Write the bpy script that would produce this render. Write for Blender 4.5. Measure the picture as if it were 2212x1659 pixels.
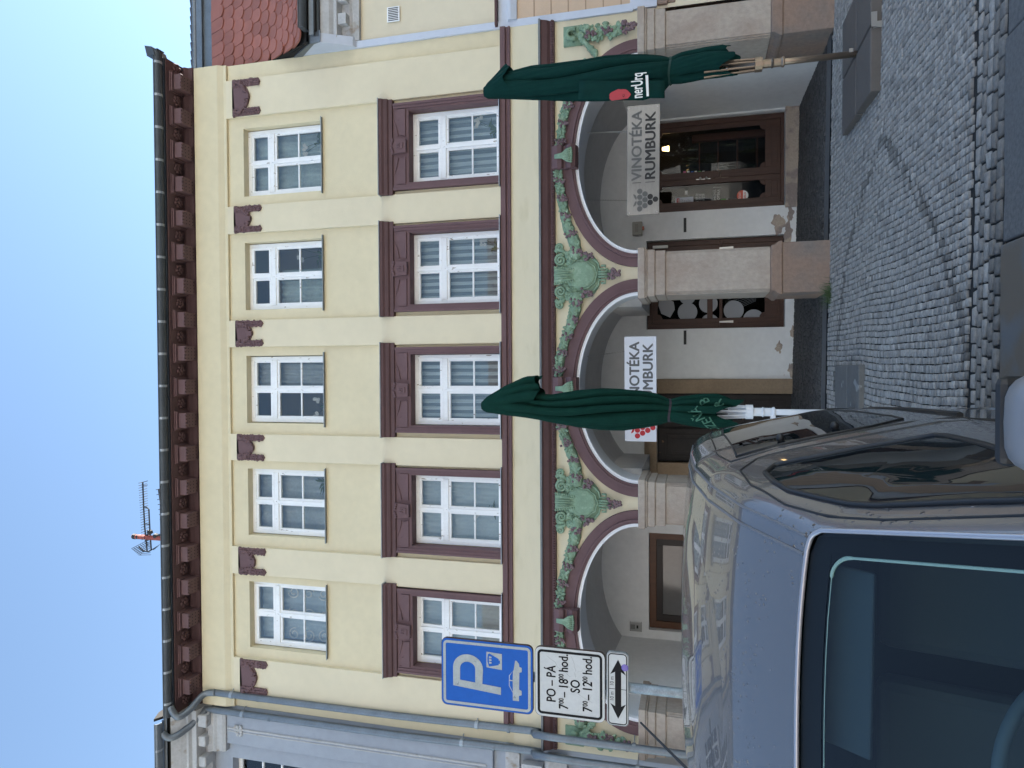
import bpy, math, random
import numpy as np
from mathutils import Vector, Matrix, noise
random.seed(7); rng = np.random.default_rng(7)
PI = math.pi
sc = bpy.context.scene
for o in list(bpy.data.objects): bpy.data.objects.remove(o)

# ------------------------------------------------------------ camera
FPX, PITCH, YAW, CZ = 1500.0, 14.75, 1.2, 1.65          # focal length in px of a 2212 px wide picture
p_, y_ = math.radians(PITCH), math.radians(YAW)
CF = Vector((-math.sin(y_)*math.cos(p_), math.cos(y_)*math.cos(p_), math.sin(p_)))
CR = Vector((math.cos(y_), math.sin(y_), 0)); CU = CR.cross(CF); CC = Vector((0, 0, CZ))
cam_d = bpy.data.cameras.new('camera'); cam = bpy.data.objects.new('camera', cam_d)
sc.collection.objects.link(cam); sc.camera = cam
cam_d.sensor_fit = 'HORIZONTAL'; cam_d.sensor_width = 36; cam_d.lens = FPX/2212*36
cam_d.clip_start = 0.05; cam_d.clip_end = 5000
m = Matrix.Identity(4)
for i in range(3):
    m[i][0] = -CU[i]; m[i][1] = CR[i]; m[i][2] = -CF[i]; m[i][3] = CC[i]   # phone held on its side
cam.matrix_world = m
# ------------------------------------------------------------ sky, sun, exposure
SUN_EL, SUN_AZ = 19.0, 63.0        # azimuth from +Y towards +X
w = bpy.data.worlds.new('World'); sc.world = w; w.use_nodes = True
wn = w.node_tree; wn.nodes.clear()
sky = wn.nodes.new('ShaderNodeTexSky'); sky.sky_type = 'NISHITA'; sky.sun_disc = False
sky.sun_elevation = math.radians(SUN_EL); sky.sun_rotation = math.radians(SUN_AZ)
sky.air_density = 1.0; sky.dust_density = 0.1; sky.ozone_density = 1.0
bg = wn.nodes.new('ShaderNodeBackground'); bg.inputs[1].default_value = 0.085
wo = wn.nodes.new('ShaderNodeOutputWorld')
wn.links.new(sky.outputs[0], bg.inputs[0]); wn.links.new(bg.outputs[0], wo.inputs[0])
sl = bpy.data.lights.new('sun', 'SUN'); sl.energy = 5.0; sl.angle = math.radians(0.5); sl.color = (1, .94, .86)
so = bpy.data.objects.new('sun', sl); sc.collection.objects.link(so)
az, el = math.radians(SUN_AZ), math.radians(SUN_EL)
so.rotation_euler = Vector((math.sin(az)*math.cos(el), math.cos(az)*math.cos(el), math.sin(el))).to_track_quat('Z', 'Y').to_euler()
so.location = (0, 0, 30)
vs = sc.view_settings; vs.view_transform = 'Standard'; vs.look = 'None'; vs.exposure = 2.38; vs.gamma = 1; vs.use_curve_mapping = False

# ------------------------------------------------------------ helpers
def at(V, y, Y):                       # a measured direction met with the vertical plane at distance Y
    d = CF - CU*((V-1106)/FPX) - CR*((y-829.5)/FPX)
    return CC + d*(Y/d.y)
def lerp(a, b, t): return a+(b-a)*t
def interp(x, xs, ys): return float(np.interp(x, xs, ys))

class MB:
    def __init__(s): s.v = []; s.f = []; s.m = []; s.mi = 0; s.tone = None
    def add(s, vs, fs):
        n = len(s.v); s.v += [tuple(q) for q in vs]; s.f += [tuple(i+n for i in f) for f in fs]; s.m += [s.mi]*len(fs)
        return s
    def box(s, x0, x1, y0, y1, z0, z1):
        x0, x1 = min(x0, x1), max(x0, x1); y0, y1 = min(y0, y1), max(y0, y1); z0, z1 = min(z0, z1), max(z0, z1)
        return s.add([(x0,y0,z0),(x1,y0,z0),(x1,y1,z0),(x0,y1,z0),(x0,y0,z1),(x1,y0,z1),(x1,y1,z1),(x0,y1,z1)],
              [(0,3,2,1),(4,5,6,7),(0,1,5,4),(1,2,6,5),(2,3,7,6),(3,0,4,7)])
    def prism(s, poly, a, b, axis='y'):          # poly in the two other axes
        n = len(poly)
        def P(q, t): return {'y': (q[0], t, q[1]), 'x': (t, q[0], q[1]), 'z': (q[0], q[1], t)}[axis]
        vs = [P(q, a) for q in poly]+[P(q, b) for q in poly]
        fs = [tuple(range(n)), tuple(range(2*n-1, n-1, -1))]+[(i, i+n, (i+1) % n+n, (i+1) % n) for i in range(n)]
        return s.add(vs, fs)
    def sweep(s, prof, x0, x1):                  # profile (y,z) run along x
        return s.prism(prof, x0, x1, 'x')
    def tube(s, pts, r, n=8, caps=True):
        pts = [Vector(q) for q in pts]; k = len(pts); rs = r if isinstance(r, (list, tuple)) else [r]*k
        vs = []; fs = []; up = Vector((0, 0, 1)); prev = None
        for i, q in enumerate(pts):
            t = (pts[min(i+1, k-1)]-pts[max(i-1, 0)]).normalized()
            if prev is None:
                a = t.cross(up if abs(t.z) < .95 else Vector((1, 0, 0))).normalized()
            else: a = (prev-t*prev.dot(t)).normalized()
            prev = a; b = t.cross(a)
            for j in range(n):
                an = 2*PI*j/n; vs.append(q+(a*math.cos(an)+b*math.sin(an))*rs[i])
        for i in range(k-1):
            for j in range(n): fs.append((i*n+j, i*n+(j+1) % n, (i+1)*n+(j+1) % n, (i+1)*n+j))
        if caps: fs += [tuple(range(n-1, -1, -1)), tuple(range((k-1)*n, k*n))]
        return s.add(vs, fs)
    def ball(s, c, r, sx=1, sy=1, sz=1, n=8, k=5, rot=None):
        vs = []; fs = []; c = Vector(c)
        for i in range(1, k):
            ph = PI*i/k
            for j in range(n):
                th = 2*PI*j/n
                vs.append(Vector((math.sin(ph)*math.cos(th)*sx, math.sin(ph)*math.sin(th)*sy, math.cos(ph)*sz))*r)
        vs += [Vector((0, 0, sz*r)), Vector((0, 0, -sz*r))]
        if rot: vs = [rot @ q for q in vs]
        vs = [q+c for q in vs]; T = (k-1)*n
        for i in range(k-2):
            for j in range(n): fs.append((i*n+j, (i+1)*n+j, (i+1)*n+(j+1) % n, i*n+(j+1) % n))
        for j in range(n): fs += [(T, j, (j+1) % n), (T+1, (k-2)*n+(j+1) % n, (k-2)*n+j)]
        return s.add(vs, fs)
    def grid(s, fn, nu, nv, closed=False, flip=False):
        vs = [fn(i/nu, j/nv) for i in range(nu+(0 if closed else 1)) for j in range(nv+1)]; fs = []
        N = nu if closed else nu+1
        for i in range(nu):
            for j in range(nv):
                a = i*(nv+1)+j; b = ((i+1) % N)*(nv+1)+j
                q = (a, b, b+1, a+1); fs.append(q[::-1] if flip else q)
        return s.add(vs, fs)
    def build(s, name, mats, parent=None, smooth=False, bevel=0, auto=None, solid=0, sub=0):
        if not isinstance(mats, (list, tuple)): mats = [mats]
        off = Vector((0, 0, 0)); q = parent
        while q is not None:
            off += q.location; q = q.parent
        me = bpy.data.meshes.new(name)
        me.from_pydata([(a[0]-off.x, a[1]-off.y, a[2]-off.z) for a in s.v], [], s.f)
        for mt in mats: me.materials.append(mt)
        if len(mats) > 1: me.polygons.foreach_set('material_index', s.m)
        if s.tone is not None:
            at_ = me.attributes.new('tone', 'FLOAT', 'FACE'); at_.data.foreach_set('value', s.tone)
        me.update()
        o = bpy.data.objects.new(name, me); sc.collection.objects.link(o); o.parent = parent
        if smooth: me.polygons.foreach_set('use_smooth', [True]*len(me.polygons))
        if solid:
            md = o.modifiers.new('solid', 'SOLIDIFY'); md.thickness = solid; md.offset = 0
        if bevel:
            md = o.modifiers.new('bevel', 'BEVEL'); md.width = bevel; md.segments = 2; md.limit_method = 'ANGLE'; md.angle_limit = .6
        if sub:
            md = o.modifiers.new('sub', 'SUBSURF'); md.levels = sub; md.render_levels = sub
        if auto: me.set_sharp_from_angle(angle=auto)
        return o

def tag(o, label=None, cat=None, group=None, kind=None):
    if label: o['label'] = label
    if cat: o['category'] = cat
    if group: o['group'] = group
    if kind: o['kind'] = kind
    return o
def thing(name, loc, label, cat, group=None):
    o = bpy.data.objects.new(name, None); sc.collection.objects.link(o); o.location = loc
    o.empty_display_size = .2
    return tag(o, label, cat, group)
_tc = {}
def text_mb(mb, s, fn, size=1.0, bold=0.0, cx=1.0, align='CENTER'):
    """add the outline of a text, each vertex (x,y) put through fn"""
    cu = bpy.data.curves.new('t', 'FONT'); cu.body = s; cu.size = size; cu.align_x = align; cu.resolution_u = 4
    o = bpy.data.objects.new('t', cu); sc.collection.objects.link(o)
    dg = bpy.context.evaluated_depsgraph_get(); me = o.evaluated_get(dg).to_mesh()
    fs = [tuple(q.vertices) for q in me.polygons]; b = bold*size
    for k, (dx, dy) in enumerate(((0, 0), (-b, 0), (b, 0), (0, -b*.8), (0, b*.8)) if bold > .004 else ((0, 0),)):
        vs = []
        for v in me.vertices:
            q = fn((v.co.x+dx)*cx, v.co.y+dy); vs.append((q[0], q[1]-.00012*k, q[2]))
        mb.add(vs, fs)
    o.evaluated_get(dg).to_mesh_clear()
    bpy.data.objects.remove(o); bpy.data.curves.remove(cu)

# ------------------------------------------------------------ materials
def mat(name, col, rough=.7, metal=0, var=.0, vscale=3, bump=0, bscale=60, spec=.5, coat=0, dirt=None, tone=0, stretch=None, col2=None, c2scale=2, c2lo=.5, c2hi=.6, emis=0):
    M = bpy.data.materials.new(name); M.use_nodes = True; nt = M.node_tree; N = nt.nodes; L = nt.links
    b = N['Principled BSDF']; b.inputs['Roughness'].default_value = rough; b.inputs['Metallic'].default_value = metal
    b.inputs['Specular IOR Level'].default_value = spec; b.inputs['Coat Weight'].default_value = coat; b.inputs['Coat Roughness'].default_value = .03
    tc = N.new('ShaderNodeTexCoord'); mp = N.new('ShaderNodeMapping'); L.new(tc.outputs['Object'], mp.inputs[0])
    if stretch: mp.inputs['Scale'].default_value = stretch
    cur = None
    rgb = N.new('ShaderNodeRGB'); rgb.outputs[0].default_value = (*col, 1); cur = rgb.outputs[0]
    def mix(fac, a, bcol, mode='MIX'):
        x = N.new('ShaderNodeMix'); x.data_type = 'RGBA'; x.blend_type = mode
        L.new(fac, x.inputs[0]) if hasattr(fac, 'links') else setattr(x.inputs[0], 'default_value', fac)
        L.new(a, x.inputs[6])
        if hasattr(bcol, 'links'): L.new(bcol, x.inputs[7])
        else: x.inputs[7].default_value = (*bcol, 1)
        return x.outputs[2]
    def nz(scale, lo, hi, detail=6):
        n = N.new('ShaderNodeTexNoise'); n.inputs['Scale'].default_value = scale; n.inputs['Detail'].default_value = detail
        L.new(mp.outputs[0], n.inputs['Vector'])
        r = N.new('ShaderNodeMapRange'); r.inputs[1].default_value = lo; r.inputs[2].default_value = hi; L.new(n.outputs[0], r.inputs[0])
        return r.outputs[0], n
    if col2: cur = mix(nz(c2scale, c2lo, c2hi)[0], cur, col2)
    if var:
        cur = mix(nz(vscale, .3, .7)[0], cur, tuple(c*(1-var) for c in col)) if not col2 else mix(nz(vscale, .3, .9)[0], cur, (.0, .0, .0)) if False else cur
        if col2 or var:
            f, _ = nz(vscale*7, .25, .75)
            r = N.new('ShaderNodeMapRange'); r.inputs[3].default_value = 1-var*.6; r.inputs[4].default_value = 1+var*.4; L.new(f, r.inputs[0])
            cc = N.new('ShaderNodeCombineColor'); [L.new(r.outputs[0], cc.inputs[i]) for i in range(3)]
            cur = mix(1.0, cur, cc.outputs[0], 'MULTIPLY')
    if tone:
        a = N.new('ShaderNodeAttribute'); a.attribute_name = 'tone'
        cc = N.new('ShaderNodeCombineColor'); [L.new(a.outputs['Fac'], cc.inputs[i]) for i in range(3)]
        cur = mix(1.0, cur, cc.outputs[0], 'MULTIPLY')
    if dirt: cur = mix(nz(dirt[1], dirt[2], dirt[3])[0], cur, dirt[0])
    L.new(cur, b.inputs['Base Color'])
    if bump:
        _, n = nz(bscale, 0, 1, 5)
        bp = N.new('ShaderNodeBump'); bp.inputs['Strength'].default_value = bump; bp.inputs['Distance'].default_value = .01
        L.new(n.outputs[0], bp.inputs['Height']); L.new(bp.outputs[0], b.inputs['Normal'])
    if emis:
        b.inputs['Emission Color'].default_value = (*col, 1); b.inputs['Emission Strength'].default_value = emis
    return M
def glass(name, tint=(.75, .8, .8), rough=.01, ior=1.5, refl=1.0):
    M = bpy.data.materials.new(name); M.use_nodes = True; nt = M.node_tree; N = nt.nodes; L = nt.links
    N.remove(N['Principled BSDF']); out = N['Material Output']
    t = N.new('ShaderNodeBsdfTransparent'); t.inputs[0].default_value = (*tint, 1)
    g = N.new('ShaderNodeBsdfGlossy'); g.inputs['Roughness'].default_value = rough; g.inputs[0].default_value = (refl, refl, refl, 1)
    f = N.new('ShaderNodeFresnel'); f.inputs[0].default_value = ior
    x = N.new('ShaderNodeMixShader'); L.new(f.outputs[0], x.inputs[0]); L.new(t.outputs[0], x.inputs[1]); L.new(g.outputs[0], x.inputs[2])
    L.new(x.outputs[0], out.inputs[0]); return M

CREAM = mat('cream_plaster', (.71, .62, .42), .9, var=.07, vscale=1.2, bump=.25, bscale=45)
CREAM2 = mat('cream_plaster_smooth', (.72, .635, .455), .9, var=.05, vscale=1.0, bump=.15, bscale=45)
BROWN = mat('brown_paint', (.150, .084, .088), .75, var=.12, vscale=2.5, bump=.12, bscale=40)
BROWND = mat('brown_paint_cornice', (.115, .060, .060), .75, var=.15, vscale=3, bump=.15, bscale=40)
WHITE = mat('white_window_paint', (.88, .89, .89), .5, var=.06, vscale=6, bump=.06, bscale=90, dirt=((.33, .29, .24), 26, .66, .70), stretch=(1, 1, .35))
WHITEP = mat('white_limewash', (.82, .83, .83), .9, var=.08, vscale=1.5, bump=.25, bscale=30, dirt=((.42, .33, .26), 1.9, .72, .735))
VAULT = mat('vault_plaster', (.60, .60, .60), .9, var=.1, vscale=1.2, bump=.15, bscale=20)
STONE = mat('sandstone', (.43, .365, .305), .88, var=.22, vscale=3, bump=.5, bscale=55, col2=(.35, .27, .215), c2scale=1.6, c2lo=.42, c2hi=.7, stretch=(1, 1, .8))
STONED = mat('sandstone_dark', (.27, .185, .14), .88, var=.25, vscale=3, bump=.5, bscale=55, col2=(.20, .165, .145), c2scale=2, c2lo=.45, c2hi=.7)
GREEN = mat('green_stucco', (.25, .37, .25), .85, var=.25, vscale=9, bump=.3, bscale=60, dirt=((.34, .45, .32), 14, .55, .72))
GRAPE = mat('grape_stucco', (.22, .145, .155), .75, var=.3, vscale=20)
ZINC = mat('zinc_sheet', (.20, .225, .25), .5, metal=.55, var=.2, vscale=5, bump=.05)
ZINCL = mat('zinc_sheet_pale', (.36, .39, .42), .45, metal=.5, var=.15, vscale=5)
ZINCD = mat('dark_zinc', (.075, .085, .095), .55, metal=.3, var=.2, vscale=5)
LEAD = mat('sill_metal', (.24, .27, .28), .5, metal=.4)
ROOFT = mat('red_clay_tile', (.33, .12, .085), .7, var=.12, vscale=1, tone=1)
GREYW = mat('grey_blue_render', (.34, .37, .42), .85, var=.1, vscale=1.5, bump=.2, bscale=40)
GREYL = mat('pale_grey_stucco', (.50, .50, .50), .85, var=.18, vscale=4, bump=.25, bscale=30, dirt=((.30, .25, .20), 6, .62, .75))
BLUEW = mat('pale_blue_trim', (.56, .60, .68), .85, var=.05, vscale=2)
CREAMR = mat('pale_cream_render', (.70, .62, .46), .9, var=.06, vscale=1, bump=.2, bscale=45)
PEACH = mat('peach_render', (.60, .44, .31), .9, var=.06, vscale=2, bump=.3, bscale=60)
WOOD = mat('brown_door_wood', (.075, .030, .018), .5, var=.35, vscale=8, bump=.1, bscale=20, stretch=(4, 4, .4), dirt=((.22, .12, .08), 9, .72, .80))
WOODD = mat('old_dark_wood', (.020, .014, .012), .6, var=.5, vscale=8, bump=.25, bscale=20, stretch=(1, 1, 1), dirt=((.22, .11, .05), 9, .70, .76))
WOODO = mat('orange_window_wood', (.13, .05, .02), .5, var=.3, vscale=8, stretch=(4, 4, .5))
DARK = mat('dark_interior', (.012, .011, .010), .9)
ROOM = mat('room_wall', (.34, .32, .29), .9)
GLASS = glass('window_glass', (.90, .92, .91), .01, 1.5)
SHOPG = glass('shop_glass', (.75, .77, .77), .01, 1.5, .4)
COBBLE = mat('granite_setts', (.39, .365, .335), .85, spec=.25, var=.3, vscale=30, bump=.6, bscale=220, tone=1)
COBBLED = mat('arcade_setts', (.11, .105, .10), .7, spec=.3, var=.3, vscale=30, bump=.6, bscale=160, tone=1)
JOINT = mat('joint_dirt', (.018, .018, .018), .95, var=.4, vscale=30, bump=.4)
KERB = mat('granite_slab', (.16, .163, .165), .8, var=.35, vscale=40, bump=.6, bscale=260)
KERBB = mat('granite_slab_brown', (.15, .125, .098), .8, var=.35, vscale=40, bump=.6, bscale=260, col2=(.14, .145, .15), c2scale=3, c2lo=.5, c2hi=.62)
ASPH = mat('asphalt', (.06, .06, .062), .85, var=.3, vscale=30, bump=.6, bscale=200)
SQUARE = mat('square_paving', (.36, .345, .325), .85, var=.2, vscale=2, bump=.3)
SLAB = mat('dark_concrete', (.115, .10, .09), .7, var=.15, vscale=3, bump=.25, bscale=150)
SLAB2 = mat('pale_concrete', (.155, .150, .142), .85, var=.2, vscale=5, bump=.4, bscale=150, dirt=((.27, .27, .26), 5, .64, .68))
CANVAS = mat('green_canvas', (.005, .034, .029), .9, spec=.1, var=.15, vscale=9, bump=.15, bscale=500)
CANVASB = mat('faded_green_canvas', (.006, .038, .027), .9, spec=.1, var=.2, vscale=7, bump=.15, bscale=500)
BRONZE = mat('bronze_pole', (.28, .22, .17), .35, metal=.8)
POLEW = mat('white_pole_paint', (.74, .76, .80), .35)
PLBLK = mat('black_plastic', (.012, .013, .014), .5)
TXTW = mat('white_print', (.78, .78, .74), .7)
TXTR = mat('red_print', (.42, .04, .05), .7)
TXTG = mat('pale_green_print', (.06, .18, .12), .8)
SIGNBLUE = mat('sign_blue', (.006, .105, .46), .5, var=.08, vscale=5, spec=.25)
SIGNWORN = mat('worn_reflective_foil', (.42, .46, .45), .5, var=.2, vscale=14, dirt=((.22, .25, .25), 20, .66, .70))
SIGNW = mat('sign_white', (.56, .58, .57), .45, var=.06, vscale=8)
SIGNK = mat('sign_black', (.006, .006, .007), .6, spec=.2)
RUST = mat('rusty_edge', (.075, .045, .035), .7, var=.4, vscale=20)
GALV = mat('galvanised_pole', (.30, .34, .36), .5, metal=.5, var=.35, vscale=14, bump=.15)
ALU = mat('brushed_sign_metal', (.28, .275, .265), .42, metal=.85, var=.12, vscale=5, bump=.1, bscale=6, stretch=(1, 1, 6))
SIGNWH = mat('white_sign_board', (.72, .74, .80), .5)
LETG = mat('grey_letter', (.12, .12, .125), .6)
LETD = mat('dark_cut_letter', (.02, .02, .02), .6)
LETM = mat('mid_cut_letter', (.11, .11, .105), .6)
RED = mat('red_letter', (.50, .02, .03), .6)
STEEL = mat('steel', (.45, .45, .45), .3, metal=.9)
REDP = mat('red_mast_paint', (.32, .07, .05), .7, var=.3, vscale=12)
AERIAL = mat('aerial_rod', (.03, .035, .045), .5, metal=.3)
LEAF = mat('leaf', (.06, .10, .03), .7, var=.3, vscale=8)
PETAL = mat('petal', (.70, .66, .62), .7)
def stripe_mat(name, a, b, scale):
    M = mat(name, a, .9); nt = M.node_tree; N = nt.nodes; L = nt.links; P = N['Principled BSDF']
    wv = N.new('ShaderNodeTexWave'); wv.wave_type = 'BANDS'; wv.bands_direction = 'X'; wv.inputs['Scale'].default_value = scale
    wv.inputs['Distortion'].default_value = .6; wv.inputs['Detail Scale'].default_value = .3
    tc = N.new('ShaderNodeTexCoord'); L.new(tc.outputs['Object'], wv.inputs['Vector'])
    cr = N.new('ShaderNodeValToRGB'); cr.color_ramp.elements[0].color = (*a, 1); cr.color_ramp.elements[1].color = (*b, 1)
    cr.color_ramp.elements[0].position = .45; cr.color_ramp.elements[1].position = .55
    L.new(wv.outputs[0], cr.inputs[0]); L.new(cr.outputs[0], P.inputs['Base Color'])
    return M
CUR_S = stripe_mat('striped_curtain', (.20, .25, .30), (.50, .58, .64), 3.0)
CUR_P = mat('sheer_curtain', (.46, .52, .56), .9, var=.1, vscale=3)
CUR_T = mat('teal_sheer', (.46, .54, .54), .9, var=.2, vscale=4)
CUR_D = mat('dim_sheer', (.44, .48, .50), .9, var=.2, vscale=4)

# ============================================================ SETTING
def gz(x, y):        # pavement level
    if y <= 9.65: return -.0126*(x-1.3)-.0247*(9.65-y)
    t = min(1, (y-9.65)/2.65); return lerp(-.0126*(x-1.3), .088-.022*x, t)
mb = MB(); mb.add([(-900, -900, -.62), (900, -900, -.62), (900, 900, -.62), (-900, 900, -.62)], [(0, 1, 2, 3)])
tag(mb.build('ground', SQUARE), kind='structure')
mb = MB(); mb.add([(-60, -7.0, -.30), (60, -7.0, -.30), (60, 4.36, -.27), (-60, 4.36, -.27)], [(0, 1, 2, 3)])
tag(mb.build('road', ASPH), kind='structure')
mb = MB(); mb.add([(-60, -60, -.42), (60, -60, -.42), (60, -7.0, -.30), (-60, -7.0, -.30)], [(0, 1, 2, 3)])
tag(mb.build('square', SQUARE), kind='structure')
mb = MB(); X0, X1 = -8.0, 9.0
mb.grid(lambda u, v: (lerp(X0, X1, u), lerp(4.74, 9.66, v), gz(lerp(X0, X1, u), lerp(4.74, 9.66, v))-.014), 20, 8)
mb.grid(lambda u, v: (lerp(-6.2, 6.2, u), lerp(9.66, 12.4, v), gz(lerp(X0, X1, u), lerp(9.66, 12.4, v))-.014), 20, 4)
tag(mb.build('paving_bed', JOINT), kind='structure')

def stones(name, mtl, rows, tonefn, hz=.012, rnd=.006, ins=.16):
    """rows: iterable of quads-in-plan (x0,x1,y0,y1); every stone a bevelled block"""
    q = np.array(rows); n = len(q)
    cx = (q[:, 0]+q[:, 1])/2; cy = (q[:, 2]+q[:, 3])/2
    V = np.zeros((n, 12, 3)); cor = [(0, 2), (1, 2), (1, 3), (0, 3)]
    base = np.array([gz(a, b) for a, b in zip(cx, cy)])
    tiltx = rng.normal(0, .02, n); tilty = rng.normal(0, .02, n); dz = rng.normal(0, .0015, n)
    for k, (a, b) in enumerate(cor):
        jx = rng.normal(0, rnd, n); jy = rng.normal(0, rnd, n)
        px = q[:, a]+jx*.7; py = q[:, b]+jy*.7
        for lv, (inset, z) in enumerate(((0, -.02), (.03, -hz*.35), (ins, 0))):
            X = px+(cx-px)*inset; Y = py+(cy-py)*inset
            V[:, lv*4+k, 0] = X; V[:, lv*4+k, 1] = Y
            V[:, lv*4+k, 2] = base+z+dz+(X-cx)*tiltx+(Y-cy)*tilty
    fs = [(8, 9, 10, 11)]
    for lv in (0, 4):
        for k in range(4): fs.append((lv+k, lv+(k+1) % 4, lv+4+(k+1) % 4, lv+4+k))
    F = (np.array(fs)[None]+(np.arange(n)*12)[:, None, None]).reshape(-1, 4)
    me = bpy.data.meshes.new(name); me.vertices.add(n*12); me.vertices.foreach_set('co', V.reshape(-1))
    nf = len(F); me.loops.add(nf*4); me.loops.foreach_set('vertex_index', F.reshape(-1))
    me.polygons.add(nf); me.polygons.foreach_set('loop_start', np.arange(nf)*4); me.polygons.foreach_set('loop_total', np.full(nf, 4))
    me.update(calc_edges=True); me.materials.append(mtl)
    t = np.array([tonefn(a, b) for a, b in zip(cx, cy)])
    ta = me.attributes.new('tone', 'FLOAT', 'FACE'); ta.data.foreach_set('value', np.repeat(t, 9))
    o = bpy.data.objects.new(name, me); sc.collection.objects.link(o); return tag(o, kind='structure')
def segd(p, a, b):
    ax, ay = a; bx, by = b; dx, dy = bx-ax, by-ay
    t = max(0, min(1, ((p[0]-ax)*dx+(p[1]-ay)*dy)/(dx*dx+dy*dy))); return math.hypot(p[0]-ax-t*dx, p[1]-ay-t*dy)
bandA = [(2.2, 7.3), (1.56, 6.46), (1.11, 5.97), (.67, 5.55), (.33, 5.35), (-.4, 5.1)]
bandB = [(2.2, 7.3), (1.89, 7.92), (1.6, 8.34), (1.24, 8.69), (.84, 8.86), (-.2, 9.2)]
def ptone(x, y):
    t = random.gauss(1.02, .13)
    if random.random() < .04: t *= .72
    dd = min(min(segd((x, y), bb[i], bb[i+1]) for i in range(5)) for bb in (bandA, bandB))
    if dd < .066 and random.random() < .62: t = random.gauss(.55, .08)
    return max(.3, t)
rows = []; x = X0
while x < X1:
    wd = random.uniform(.053, .068); y = 5.20+random.uniform(0, .05); ph = random.random()*6
    while y < 9.60:
        ln = random.uniform(.040, .066)
        wob = .010*math.sin(y*1.7+x*1.1)+.006*math.sin(y*4.1+x*2.3)+.04*math.sin(y*.6+1.2)
        rows.append((x+wob+.0035, x+wd+wob-.003, y+.0018, y+ln-.0018)); y += ln
    x += wd
stones('mosaic_pavement', COBBLE, rows, ptone, rnd=.0045, ins=.11)
rows = []; y = 4.765
for k in range(5):
    dp = .078 if k else .09; x = X0+random.random()*.1
    while x < X1:
        ln = random.uniform(.085, .14); rows.append((x+.006, x+ln-.006, y+.006, y+dp-.006)); x += ln
    y += dp
bt = [1.0, .62, .68, 1.05, .75]
stones('border_setts', COBBLE, rows, lambda a, b: max(.3, [.60, .60, .98, .70, .95][min(4, int((b-4.765)/.085))]*random.gauss(1, .12)))
rows = []
y = 9.98
while y < 12.32:
    ln = random.uniform(.05, .065); x = -6
    while x < 6.1:
        wd = random.uniform(.05, .075)
        yy = y+.06*abs(math.sin(x*2.6))
        rows.append((x+.003, x+wd-.003, yy+.003, yy+ln-.003)); x += wd
    y += ln
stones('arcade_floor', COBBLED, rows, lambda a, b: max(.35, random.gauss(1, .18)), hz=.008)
mb = MB()
mb.grid(lambda u, v: (lerp(-7, 7.5, u), lerp(9.66, 9.97, v), gz(lerp(-7, 7.5, u), 9.7)+.006+(.004 if 0 < v < 1 else 0)), 60, 3)
tag(mb.build('threshold_strip', mat('worn_slab', (.13, .13, .13), .6, var=.25, vscale=10, bump=.3), smooth=True), kind='structure')
# granite kerb: slabs of about one metre, each with its own length and joint
xs = [-8.0, -6.9, -5.75, -4.7, -3.6, -2.45, -1.35, -.33, .735, 1.95, 3.05, 4.2, 5.3, 6.4, 7.5, 8.6]
for i, (a, b) in enumerate(zip(xs[:-1], xs[1:])):
    mb = MB(); n = 14; poly = []
    for k in range(n+1): poly.append((lerp(a+.008, b-.008, k/n), 4.36+random.gauss(0, .002)))
    for k in range(n+1): poly.append((lerp(b-.008, a+.008, k/n), 4.752+random.gauss(0, .005)))
    z0 = gz((a+b)/2, 4.6); mb.prism(poly, -.5, z0+.004, 'z')
    tag(mb.build('kerb_slab', KERBB if abs(a+.33) < .1 else KERB, bevel=.012), 'stained brown granite kerb slab' if abs(a+.33) < .1 else 'speckled grey granite kerb slab along the road edge', 'kerb', 'granite kerb slabs', 'structure')

# ============================================================ HOUSES ACROSS THE SQUARE (behind the viewer, added for bounce light and reflections)
OPC = [('pale yellow', (.70, .65, .52)), ('white', (.72, .71, .69)), ('pale pink', (.66, .58, .54)), ('off white', (.70, .68, .63)), ('pale grey', (.60, .60, .59)), ('cream', (.70, .66, .56))]
ox = -38.0
for k, (cn, cc) in enumerate(OPC):
    wd_ = [13, 12, 11.5, 12.5, 12, 13][k]; ht = [10.5, 11.5, 9.8, 11, 10.2, 11.8][k]; Yo = -19.0
    o_ = thing('opposite_house', (ox+wd_/2, Yo, -.4), cn+' three storey house added across the square behind the viewer', 'building', 'houses across the square')
    mb = MB(); mb.box(ox, ox+wd_, Yo-9, Yo, -.5, ht); mb.build('wall', mat('render_opposite_%d' % k, cc, .9, var=.05), o_)
    mb = MB(); mb.prism([(Yo+.4, ht), (Yo-4.5, ht+3.6), (Yo-9.4, ht)], ox, ox+wd_, 'x'); mb.build('roof', ROOFT2 if k else mat('roof_opposite', (.13, .10, .09), .85), o_)
    ROOFT2 = bpy.data.materials['roof_opposite']
    for fl_ in range(3):
        for q in range(5):
            xx = ox+wd_*(q+.5)/5; zz = .7+fl_*3.3
            f = MB(); f.box(xx-.62, xx+.62, Yo-.0, Yo+.05, zz-.1, zz+1.9); fo = f.build('window', WHITE, o_)
            g = MB(); g.box(xx-.50, xx+.50, Yo+.04, Yo+.06, zz, zz+1.8); g.build('pane', PANE2 if (k or fl_ or q) else mat('pane_opposite', (.03, .04, .05), .08, coat=1), fo)
            PANE2 = bpy.data.materials['pane_opposite']
    ox += wd_+.02

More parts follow.
